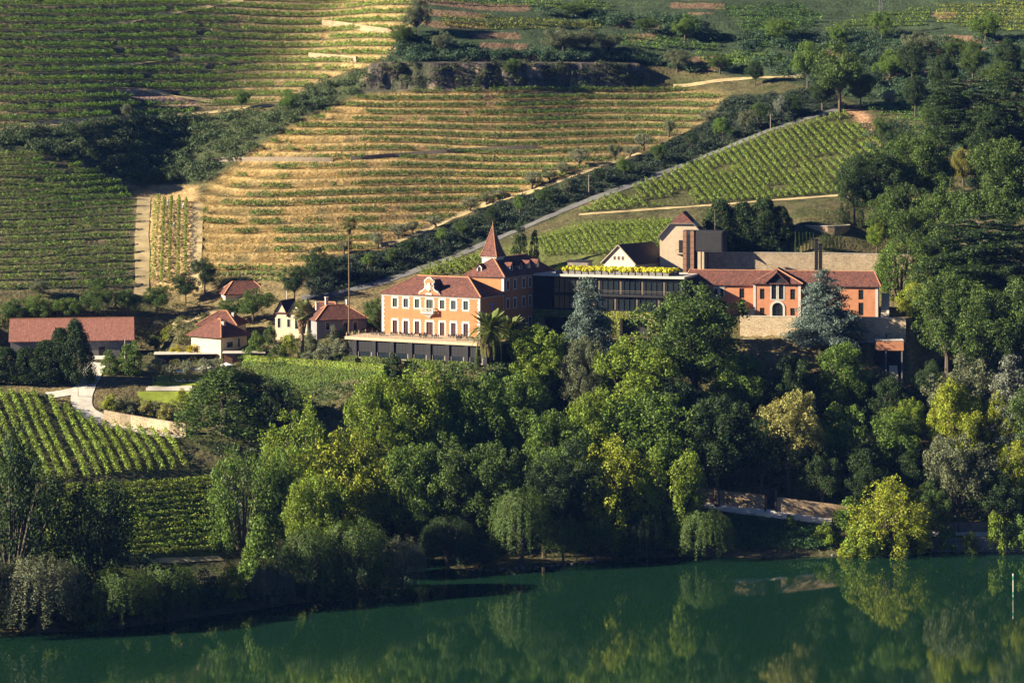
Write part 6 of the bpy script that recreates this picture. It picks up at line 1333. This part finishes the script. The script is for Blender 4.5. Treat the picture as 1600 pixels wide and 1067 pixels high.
for k in range(nb):
    a, b = hp * k / nb, hp * (k + 1) / nb; ra, rb = .9 - .55 * k / nb, .9 - .55 * (k + 1) / nb
    for s in (-1, 1): m.bar((-ra, s * ra, a), (rb, s * rb, b), .09); m.bar((s * ra, -ra, a), (s * rb, rb, b), .09)
part(m, 'lattice', M['grey'], t)
for z in (hp - 1.8, hp - 4.2): c = MB(); c.bar((-2.3, 0, z), (2.3, 0, z), .18); part(c, 'crossarm', M['grey'], t)
Yp = CAMZ * FPX / (931 - YH); p = ((1583 - 800) / FPX * Yp, Yp, 0); t = thing('channel_marker', 'thin white channel post with green bands standing in the river', 'marker post', p); m = MB(); m.tube([(0, 0, -2), (0, 0, 4.4)], .1); part(m, 'shaft', M['white'], t)
for z in (.2, 3.4): m = MB(); m.tube([(0, 0, z), (0, 0, z + .7)], .12); part(m, 'band', mat_plain('green_paint', (.03, .22, .13), .5), t)
m = MB(); m.tube([(0, 0, 4.3), (0, 0, 4.42), (0, 0, 4.8)], [.16, .2, .03]); part(m, 'cap', M['white'], t)
# river stones
rm = []
for i in range(3):
    m = MB(); r = random.Random(i); m.tube([(0, 0, -.3), (0, 0, .1), (0, 0, .4), (0, 0, .55)], [.5, .62, .45, .15], 7); m.v = [(x * r.uniform(.8, 1.2), y * r.uniform(.8, 1.2), z) for x, y, z in m.v]; rm.append(m.mesh('boulder'))
for i in range(26):
    px = 740 + i * 11 if i < 18 else 1300 + (i - 18) * 36; py = float(np.interp(px, [s[0] for s in SHORE], [s[1] for s in SHORE])) - 1 + (i % 3); p = G(px, py)[0]
    o = link('boulder', rm[i % 3], None, M['greystone'], (p[0], p[1], max(p[2], 0) - .1), i * 1.7); s = .6 + .5 * ((i * 7) % 5) / 4; o.scale = (s, s * .8, s * .7)
    tag(o, f'{nth(i)} small grey boulder from the left along the far waterline', 'boulder', 'boulders along the waterline')
# workers in the climbing rows
def worker(px, py, rz, lean, label):
    p = G(px, py)[0]; me = bpy.data.meshes.new('body')
    L = lean; V = [(0, 0, .95), (0, -.12 * L, 1.2), (0, -.3 * L, 1.42), (0, -.38 * L, 1.52), (0, -.42 * L, 1.68), (.1, 0, .9), (.12, -.02, .5), (.12, .03, .06), (.12, -.14, .03), (-.1, 0, .9), (-.13, -.1, .5), (-.13, .05, .06), (-.13, -.12, .03),
         (.2, -.3 * L, 1.4), (.27, -.38 * L - .05, 1.13), (.2, -.5 * L - .18, .95), (-.2, -.3 * L, 1.4), (-.27, -.38 * L - .05, 1.13), (-.2, -.5 * L - .18, .95)]
    E = [(0, 1), (1, 2), (2, 3), (3, 4), (0, 5), (5, 6), (6, 7), (7, 8), (0, 9), (9, 10), (10, 11), (11, 12), (2, 13), (13, 14), (14, 15), (2, 16), (16, 17), (17, 18)]
    rad = [.14, .14, .15, .06, .11, .1, .07, .045, .04, .1, .07, .045, .04, .07, .05, .04, .07, .05, .04]
    me.from_pydata(V, E, []); t = thing('person', label, 'person', p, rz); o = link('body', me, t, M['cloth'])
    md = o.modifiers.new('skin', 'SKIN')
    for v, r_ in zip(me.skin_vertices[0].data, rad): v.radius = (r_, r_)
    me.skin_vertices[0].data[0].use_root = True; o.modifiers.new('smooth', 'SUBSURF').levels = 1
    h = MB(); h.tube([(0, -.42 * L, 1.66), (0, -.42 * L, 1.7), (0, -.42 * L, 1.82)], [.2, .16, .1], 8); part(h, 'hat', M['canvas'], t)
worker(262, 322, .4, .3, 'upper worker in pale clothes between the climbing vine rows'); worker(285, 327, 2.0, .8, 'bending worker in pale clothes right of the fourth climbing row'); worker(271, 358, 1.2, .6, 'lower worker in white between the climbing vine rows')
# ------------------------------------------------------------------ the morning air
hb = MB(); hb.box(-2560, 2560, -380, 3280, -13, float(ZZ.max()) + 60); mh, n, l, b = new_mat('air'); n.remove(b)
vp = n.new('ShaderNodeVolumePrincipled'); vp.inputs['Color'].default_value = (.16, .36, 1, 1); vp.inputs['Density'].default_value = 0.000024; vp.inputs['Anisotropy'].default_value = 0
l.new(vp.outputs[0], n['Material Output'].inputs['Volume']); ho_ = hb.build('haze', mh); ho_['kind'] = 'stuff'; ho_['label'] = 'thin blue morning haze over the valley'; ho_['category'] = 'haze'
